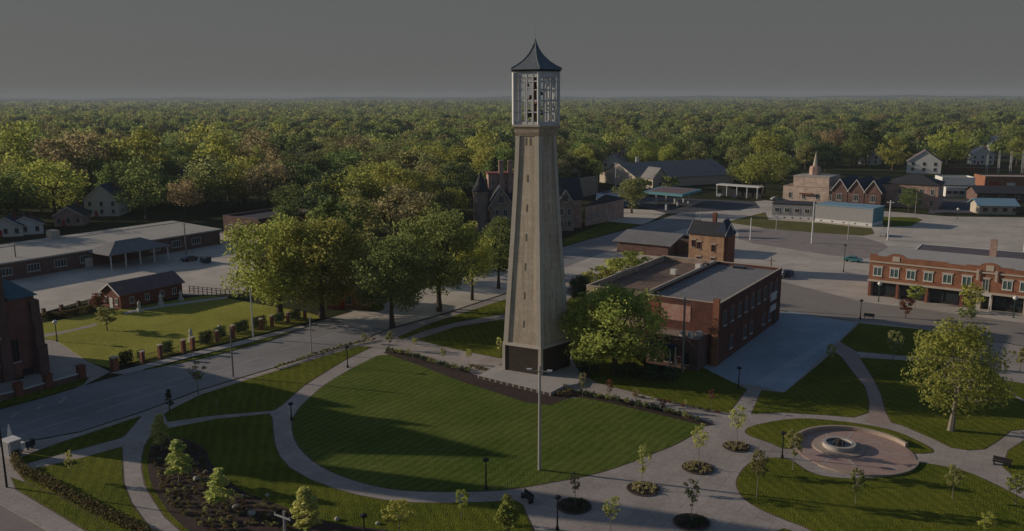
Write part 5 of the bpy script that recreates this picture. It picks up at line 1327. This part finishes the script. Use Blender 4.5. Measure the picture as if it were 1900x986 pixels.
def box_hedge(label, x0, y0, x1, y1, ptop, grp, leafkey='dark', dep=1.1):
    a, b = P(x0, y0, .12), P(x1, y1, .12); L = (b - a).length; h = top_z(x0, y0, ptop) - .12; t = (b - a).normalized(); nn = Vector((-t.y, t.x, 0))
    rng = np.random.default_rng(int(x0 * 3 + y0)); cs = []
    for i in range(max(2, int(L / .45))):
        for z in np.arange(.35, h, .4): cs.append(a + t * (L * (i + .5) / max(2, int(L / .45))) + nn * dep / 2 + Z * z)
    cs = np.array([[c.x, c.y, c.z] for c in cs]); v = leaf_cloud(rng, cs, np.full(len(cs), .5), np.full(len(cs), 70), .2); v[:, 2] = np.maximum(v[:, 2], .125)
    o = bpy.data.objects.new('clipped_hedge', quads_mesh('clipped_hedge', v, LEAF[leafkey])); COL.objects.link(o); tag(o, label, 'hedge', grp); return o
GH = 'clipped hedges behind the brick piers of the garden'
for x0, y0, x1, y1, t in [(226, 680, 250, 674, 654), (260, 672, 271, 669, 649), (306, 660, 324, 655, 637), (375, 641, 398, 635, 616), (403, 633, 422, 627, 608), (440, 622, 464, 615, 598), (474, 613, 497, 606, 590), (512, 602, 530, 597, 584), (540, 596, 560, 591, 578)]:
    box_hedge('dark clipped hedge between the brick piers along the garden sidewalk', x0, y0, x1, y1, t, GH)
gb = thing('rear_garden_fence', 'row of dark slim brick piers at the yard side of the garden', 'fence', P(115, 590))
bpts = [(82, 589, 572), (115, 583, 565), (147, 576, 558), (168, 572, 556)]
for x, y, t in bpts:
    p = P(x, y, .1); MB().cbox((p.x, p.y, .05), .6, .6, top_z(x, y, t), R(57)).build('pier', brick_brown, gb)
p0, p1 = P(82, 589), P(168, 572); d = (p1 - p0).normalized(); MB().box(p0 + Z * .05, d * (p1 - p0).length, Vector((-d.y, d.x, 0)) * .08, Z * 1.0).build('rail', black_metal, gb)
for x0, y0, x1, y1, t in [(70, 594, 108, 588, 584), (110, 592, 150, 584, 578), (120, 580, 145, 576, 570), (150, 584, 172, 578, 572)]:
    box_hedge('brownish low hedge at the yard side of the garden', x0, y0, x1, y1, t, 'low hedges at the yard side of the garden', 'shrub', .8)
fe = thing('yard_rail_fence', 'thin brown rail fence between the garden hall and the yellow trees', 'fence', P(400, 545))
p0, p1 = P(352, 545), P(470, 556); d = (p1 - p0).normalized(); n_ = 14
for k in range(n_ + 1): q = p0.lerp(p1, k / n_); MB().cbox((q.x, q.y, .02), .14, .14, 1.7).build('post', bark, fe)
for z in (.6, 1.15, 1.6): MB().box(p0 + Z * z + Vector((-d.y, d.x, 0)) * .075, d * (p1 - p0).length, Vector((-d.y, d.x, 0)) * .06, Z * .09).build('rail', bark, fe)
# white statues
def statue(label, px, py, ptop):
    p = P(px, py, .12); h = top_z(px, py, ptop) - .12; t = thing('statue', label, 'statue', p)
    MB().cbox((p.x, p.y, .13), .8, .8, h * .3, R(57)).build('plinth', stone_white, t)
    k = h * .7; m = MB(); m.lathe((p.x, p.y, .132 + h * .3), [(.34 * k / 1.6, 0), (.28 * k / 1.6, .3 * k), (.22 * k / 1.6, .5 * k), (.31 * k / 1.6, .68 * k), (.27 * k / 1.6, .78 * k), (.08 * k / 1.6, .83 * k), (.13 * k / 1.6, .9 * k), (.11 * k / 1.6, .97 * k), (.02, k)], 14)
    m.tube((p.x - .25, p.y, .13 + h * .3 + .74 * k), (p.x - .3, p.y - .2, .13 + h * .3 + .45 * k), .08, .06, 6); m.tube((p.x + .25, p.y, .13 + h * .3 + .74 * k), (p.x + .28, p.y - .22, .13 + h * .3 + .5 * k), .08, .06, 6)
    m.build('robed_figure', stone_white, t, True)
statue('white statue nearest the gable end of the small brick hall', 259, 579, 557); statue('white statue at the middle of the small brick hall', 299, 567, 543); statue('white statue at the far end of the small brick hall', 336, 558, 538)
statue('large white statue behind the brick piers of the garden', 355, 634, 608); statue('small white statue between hedges of the garden', 408, 622, 600)

# ------------------------------------------------------------------ benches, cabinet, vehicles
def bench(label, px, py, ang, z=.13):
    p = P(px, py, z); t = thing('park_bench', label, 'bench', p); d = Vector((math.cos(R(ang)), math.sin(R(ang)), 0)); n_ = Vector((-d.y, d.x, 0)); L = 1.9
    MB().box(p - d * L / 2 + Z * .42, d * L, n_ * .5, Z * .06).build('seat', black_metal, t)
    MB().box(p - d * L / 2 + n_ * .5 + Z * .5, d * L, n_ * .06, Z * .45).build('backrest', black_metal, t)
    for s in (-.8, .72): MB().box(p + d * s + Z * .0, d * .08, n_ * .54, Z * .415).build('leg', black_metal, t)
bench('dark bench at the left edge of the plaza by the oval lawn', 974, 930, -60); bench('dark bench on the verge of the right hand path', 1857, 866, -40); bench('dark bench in the shade beside the car park', 1612, 592, -25)
p = P(24, 846, .12); t = thing('control_cabinet', 'pale grey control cabinet at the left edge beside the street', 'cabinet', p)
MB().cbox((p.x, p.y, .13), 1.7, 1.3, 2.0, R(-33)).build('body', grey_metal, t); MB().cbox((p.x, p.y, 2.132), 1.9, 1.5, .14, R(-33)).build('lid', white_paint, t)
MB().box(p - U * .6 - V * .70 + Z * .3, U * 1.2, V * .05, Z * 1.6).build('door', grey_paint, t)
p = P(20, 824, .12); t = thing('bollard', 'white tapered marker post behind the control cabinet', 'marker post', p); MB().lathe((p.x, p.y, .12), [(.3, 0), (.26, 1.4), (.05, 2.6)], 12).build('cone', white_paint, t); MB().lathe((p.x, p.y, .121), [(.45, 0), (.45, .12)], 12).build('foot', grey_metal, t)
for i, (x, y) in enumerate([(42, 838), (52, 835), (60, 832)]):
    p = P(x, y, .12); t = thing('news_rack', ['white boxy rack nearest the control cabinet', 'dark boxy rack between two others by the cabinet', 'dark boxy rack farthest from the cabinet'][i], 'rack', p)
    MB().cbox((p.x, p.y, .5), .6, .5, .8, R(-33)).build('box', [white_paint, navy, black_metal][i], t); MB().cbox((p.x, p.y, .13), .14, .14, .368).build('stand', black_metal, t)

def car_model(body_m, length=4.5, wd=1.8, kind='sedan'):
    r = bpy.data.objects.new('parked_car', None); COL.objects.link(r); ORI[r.name] = Vector((0, 0, 0))
    if kind == 'pickup': prof = [(-2.5, .45), (2.55, .45), (2.6, .8), (2.4, 1.05), (1.3, 1.12), (.7, 1.75), (-.4, 1.78), (-.55, 1.15), (-2.5, 1.12)]; gp = [(1.18, 1.14), (.65, 1.68), (-.35, 1.7), (-.42, 1.14)]
    else: prof = [(-2.2, .42), (2.15, .42), (2.22, .72), (2.0, .9), (1.1, .98), (.45, 1.42), (-1.0, 1.44), (-1.75, 1.02), (-2.2, .98)]; gp = [(.98, 1.0), (.42, 1.36), (-.95, 1.38), (-1.55, 1.02)]
    m = MB(); m.hexa([Vector((x, -wd / 2, z)) for x, z in prof], [Vector((x, wd / 2, z)) for x, z in prof]); m.build('body', body_m, r)
    m = MB()
    for y, s in ((-wd / 2 - .006, 1), (wd / 2 + .006, -1)):
        pts = [Vector((x, y, z)) for x, z in gp]; m.poly(pts)
    a, b = gp[0], gp[1]; m.poly([Vector((a[0] + .1, -.75, a[1])), Vector((a[0] + .1, .75, a[1])), Vector((b[0] + .07, .7, b[1] + .05)), Vector((b[0] + .07, -.7, b[1] + .05))])
    m.build('windows', glass, r)
    for x in (-1.35, 1.35):
        for y in (-wd / 2 + .1, wd / 2 - .1): MB().tube((x, y - .12, .34), (x, y + .12, .34), .34, n=14).build('wheel', rubber, r)
    for y in (-.6, .6): MB().cbox((2.2, y, .62), .08, .32, .16).build('headlight', lamp_glass, r)
    return r
def car(proto, label, px, py, ang, cat='car', name='parked_car', first=[None]):
    p = P(px, py, .03); r = copy_tree(proto, label, None, p, R(ang)); r['category'] = cat; r.name = name; return r
paints = {'white': (.65, .64, .62), 'teal': (.04, .2, .22), 'dark': (.03, .04, .06), 'silver': (.38, .38, .38), 'red': (.3, .04, .03)}
protos = {k: car_model(mat('car_paint_' + k, c, rough=.3, var=.05, spec=.6)) for k, c in paints.items()}
pick = car_model(mat('car_paint_silver', (.38, .38, .38)), kind='pickup')
for pr_, lab, x, y, ang, ct_ in [('white', 'white car parked at the street corner of the warehouse', 1447, 515, 57, 'car'), ('dark', 'dark car next to the white one at the warehouse corner', 1462, 512, 57, 'car'), ('teal', 'teal car on the far crossing left of the shops', 1583, 486, -33, 'car'),
      ('white', 'white car beside the blue shed', 1158, 372, 20, 'car'), ('dark', 'dark car in the school yard behind the utility pole', 352, 484, 57, 'car'), ('silver', 'silver car parked beneath the white shelter', 1336, 366, 57, 'car'),
      ('dark', 'dark car parked beneath the white shelter', 1366, 369, 57, 'car'), ('red', 'red car by the flat white block', 1792, 362, 57, 'car'), ('white', 'white car near the red fence wall', 1812, 345, 57, 'car'), ('silver', 'silver car before the steeple church', 1440, 372, 10, 'car')]:
    car(protos[pr_], lab, x, y, ang, ct_)
car(pick, 'silver pickup parked beside the turquoise trailer end', 1640, 438, 57, 'pickup', 'pickup_truck')
for pr_ in list(protos.values()) + [pick]:
    for c_ in list(pr_.children): bpy.data.objects.remove(c_)
    bpy.data.objects.remove(pr_)
p = P(382, 488, .03); t = thing('dumpster', 'dark teal dumpster standing in the school yard', 'dumpster', p); m = MB(); d = [p + U * a_ + V * b_ for a_, b_ in ((-1.1, -.8), (1.1, -.8), (1.1, .8), (-1.1, .8))]
m.hexa([q + Z * .15 for q in d], [p + (q - p) * 1.12 + Z * 1.5 for q in d]); m.build('bin', mat('teal_paint', (.02, .07, .09), var=.2), t); MB().box(p - U * 1.2 - V * .9 + Z * 1.502, U * 2.4, V * 1.8, Z * .1).build('lid', black_metal, t)
p = P(355, 490, .03)

# ------------------------------------------------------------------ the wooded town beyond
blocked = []          # (x, y, radius) of buildings and paved yards where no tree stands
for o in list(COL.objects):
    if o.parent is None and o.type == 'EMPTY' and o.get('category') in ('house', 'mansion', 'school', 'hall', 'shops', 'shop', 'church', 'annex', 'building', 'depot', 'shed', 'filling station', 'substation', 'pavilion', 'shelter'):
        pts = [Vector(c) + o.location for ch_ in o.children if ch_.type == 'MESH' for c in (ch_.bound_box[0], ch_.bound_box[6])]
        if pts:
            xs = [p.x for p in pts]; ys = [p.y for p in pts]; blocked.append((min(xs) - 3, max(xs) + 3, min(ys) - (75 if o.get('group') == 'pale houses among the far woods' else 16 if o['category'] == 'house' else 5), max(ys) + 3))
paved = [[P(*q) for q in pg] for pg in (
    [(-160, 620), (-160, 500), (0, 455), (330, 400), (500, 392), (500, 560), (300, 640)],
    [(560, 640), (560, 560), (700, 500), (800, 470), (870, 440), (870, 424), (1200, 398), (1160, 375), (1100, 352), (1170, 352), (1360, 352), (1440, 366), (1440, 330), (1530, 310), (1690, 308), (1740, 318), (2300, 322), (2400, 600), (1100, 660)],
    [(1190, 352), (1178, 330), (1260, 322), (1360, 322), (1366, 350)],
    [(850, 500), (870, 372), (1010, 366), (1140, 366), (1150, 500)])]
def free(x, y):
    for a in blocked:
        if a[0] < x < a[1] and a[2] < y < a[3]: return False
    return not any(inside(x, y, pg) for pg in paved)
# chosen big trees of the background: model, px, base row, top row, width
big = [
 (('round', 'yellow', 41), 'bright yellow green round tree above the left end of the school roof', 105, 412, 292, 1.15),
 (('wide', 'tan', 42), 'tall tan tree behind the bright yellow one at left', 148, 378, 242, 1.1),
 (('round', 'yellow', 43), 'tall yellow green tree at the upper left near the edge', 52, 372, 222, 1.0),
 (('round', 'green', 44), 'broad green tree right of the white gabled house', 272, 410, 306, 1.15),
 (('round', 'yellow', 45), 'tall sunlit tree behind the gabled house', 262, 372, 232, 1.0),
 (('wide', 'tan', 46), 'low tan tree beyond the middle of the school roof', 343, 402, 334, 1.1),
 (('round', 'yellow', 47), 'tall sunlit yellow green tree left of the pale tan one', 392, 368, 232, .95),
 (('round', 'tan', 48), 'pale tan tree rising above the woods left of centre', 482, 360, 236, .85),
 (('round', 'green', 49), 'green tree just left of the grey roofed house', 540, 404, 334, 1.3),
 (('nearwide', 'yellow', 50), 'huge yellow green tree standing in front of the left woods', 735, 432, 304, 1.1),
 (('round', 'dark', 51), 'very dark tree left of the mansion turret', 846, 396, 296, 1.0),
 (('round', 'yellow', 52), 'bright yellow green tree above the mansion left of the tower', 905, 338, 238, 1.0),
 (('near', 'olive', 53), 'olive tree between the huge yellow tree and the tower', 800, 440, 328, .9),
 (('round', 'yellow', 54), 'bright yellow tree right of the grey roof hall', 1420, 322, 240, 1.1),
 (('round', 'green', 55), 'green tree at the right end of the grey roof hall', 1408, 352, 284, 1.1),
 (('round', 'yellow', 56), 'bright broad tree beside the white gambrel house', 1756, 316, 230, 1.1),
 (('wide', 'tan', 57), 'orange tan tree in the right woods', 1545, 300, 236, .8),
 (('tall', 'dark', 58), 'tall dark tree beside the orange tan one', 1606, 306, 214, 1.0),
 (('round', 'tan', 59), 'pale russet tree above the white house right of the tower', 1172, 316, 278, 1.0),
 (('round', 'green', 60), 'round green tree before the blue gabled hall', 1614, 382, 344, 1.1),
 (('round', 'green', 61), 'round green tree before the hipped brick hall', 1686, 394, 346, 1.1),
 (('bush', 'green', 62), 'round green bush left of the cream gable front', 1186, 358, 330, 1.2),
 (('bush', 'green', 63), 'round dark bush right of the cream gable front', 1240, 352, 326, 1.2),
 (('round', 'green', 65), 'big green tree just right of the grey roof hall end', 1378, 350, 292, 1.2),
 (('round', 'olive', 66), 'olive tree behind the pink church left of its spire', 1452, 338, 282, 1.2),
 (('round', 'dark', 67), 'dark tree immediately right of the thin white spire', 1532, 318, 262, 1.3),
 (('round', 'green', 68), 'green tree between the white gambrel house and the spire', 1580, 312, 262, 1.2),
 (('round', 'yellow', 69), 'yellow green tree left of the white gambrel house', 1655, 316, 256, 1.2),
 (('round', 'olive', 70), 'olive tree above the low red fence wall', 1778, 312, 262, 1.1),
 (('round', 'green', 71), 'green tree above the substation', 1880, 300, 232, 1.1),
 (('round', 'dark', 64), 'dark tree right of the tower above the tan brick hall', 1078, 352, 288, 1.0),
]
taken = []
for key, lab, x, y, t, wd in big:
    o = tree_at(key, lab, x, y, t, wd, z=0); taken.append((o.location.x, o.location.y, 5.5))
KINDS = [('round', 'yellow'), ('round', 'green'), ('wide', 'green'), ('round', 'olive'), ('tall', 'green'), ('wide', 'yellow'), ('round', 'dark'), ('wide', 'tan'), ('cone', 'dark'), ('tall', 'olive'), ('wide', 'olive')]
WGT = [12, 15, 12, 13, 7, 11, 9, 5, 2, 6, 11]
words = {'yellow': 'sunlit yellow green', 'green': 'mid green', 'dark': 'dark green', 'tan': 'tan leaved', 'olive': 'olive green', 'round': 'round', 'wide': 'broad', 'tall': 'tall', 'cone': 'pointed'}
frng = random.Random(99)
cand = []
D = 205.0
while D < 1250:
    step = 14.6 + D * .009
    half = math.tan(R(33.5)) * D
    x = -half - 6
    while x < half + 6:
        jx, jy = x + frng.uniform(-.42, .42) * step, D + frng.uniform(-.45, .45) * step
        if free(jx, jy) and all((jx - a) ** 2 + (jy - b) ** 2 > (r + 4) ** 2 for a, b, r in taken) and frng.random() < .93: cand.append((jy, jx))
        x += step
    D += step * .92
cand.sort()
NI = 268
mods = {}
for i, (y, x) in enumerate(cand[:NI]):
    k = frng.choices(range(len(KINDS)), WGT)[0]; kd, lf = KINDS[k]; key = (kd, lf, 100 + frng.randrange(2))
    zone = 'left of the tower' if x < 0 else 'right of the tower'
    gname = f'{words[lf]} {words[kd]} trees in the woods {zone}'
    h = frng.uniform(12, 21) * (.75 if frng.random() < .15 else 1)
    plant_tree('tree', f'{words[lf]} {words[kd]} tree among the town woods {zone}', 'tree', (x, y, 0), model(key), h, frng.uniform(0, 6.28), frng.uniform(1.0, 1.4), gname)
print('trees', len(cand))
# the far woods, too many to tell apart: one object per tone
rng = np.random.default_rng(5)
far = {k: [] for k in ('yellow', 'green', 'dark', 'olive', 'tan')}
def far_tree(x, y, h, rad, K, nl, size, key):
    c = rng.normal(size=(K, 3)); c /= np.linalg.norm(c, axis=1)[:, None]; c[:, 2] = np.abs(c[:, 2]) * .9 - .12
    c = c * np.array([rad * .66, rad * .66, h * .36]) * rng.uniform(.75, 1.1, (K, 1)) + np.array([x, y, h * .55])
    far[key].append(leaf_cloud(rng, c, np.full(K, rad * .42), np.full(K, nl), size, outward=.4, mid=np.array([x, y, h * .35])))
fk = ['yellow', 'green', 'dark', 'olive', 'tan']; fw = [.12, .38, .24, .22, .04]
for y, x in cand[NI:]: far_tree(x, y, rng.uniform(12, 22), rng.uniform(7, 12), 15, 28, 1.35 + y * .0006, rng.choice(fk, p=fw))
D = 1250.0
while D < 7800:
    step = 17 + (D - 1250) * .012
    for x in np.arange(-math.tan(R(33)) * D, math.tan(R(33)) * D, step):
        if rng.random() < .9: far_tree(x + rng.uniform(-.4, .4) * step, D + rng.uniform(-.4, .4) * step, rng.uniform(12, 20), step * rng.uniform(.42, .68), 8, 7 if D < 3000 else 4, 2.4 + (D - 1250) * .0022, rng.choice(fk, p=fw))
    D += step * (1.0 + D * .0006)
for k, vv in far.items():
    if not vv: continue
    o = bpy.data.objects.new('far_woods', quads_mesh('far_woods', np.concatenate(vv), LEAF[k])); COL.objects.link(o); o['kind'] = 'stuff'
    o['label'] = f'{words[k]} far off town woods running to the horizon'; o['category'] = 'woods'
#PART4

# ------------------------------------------------------------------ the air
hz = MB(); hz.box((-9500, -60, -1.0), (19000, 0, 0), (0, 12200, 0), (0, 0, 96))
ho = struct('haze', hz, bpy.data.materials.new('haze_air'), 'stuff')
hm = ho.data.materials[0]; n, l = nodes_of(hm); n.remove(n['Principled BSDF'])
pv_ = n.new('ShaderNodeVolumePrincipled'); pv_.inputs['Color'].default_value = (.5, .56, .62, 1); pv_.inputs['Density'].default_value = .00012; pv_.inputs['Anisotropy'].default_value = 0.0
l.new(pv_.outputs['Volume'], n['Material Output'].inputs['Volume'])
scene.cycles.volume_bounces = 0
scene.cycles.max_bounces = 8; scene.cycles.diffuse_bounces = 5; scene.cycles.glossy_bounces = 2; scene.cycles.transmission_bounces = 6
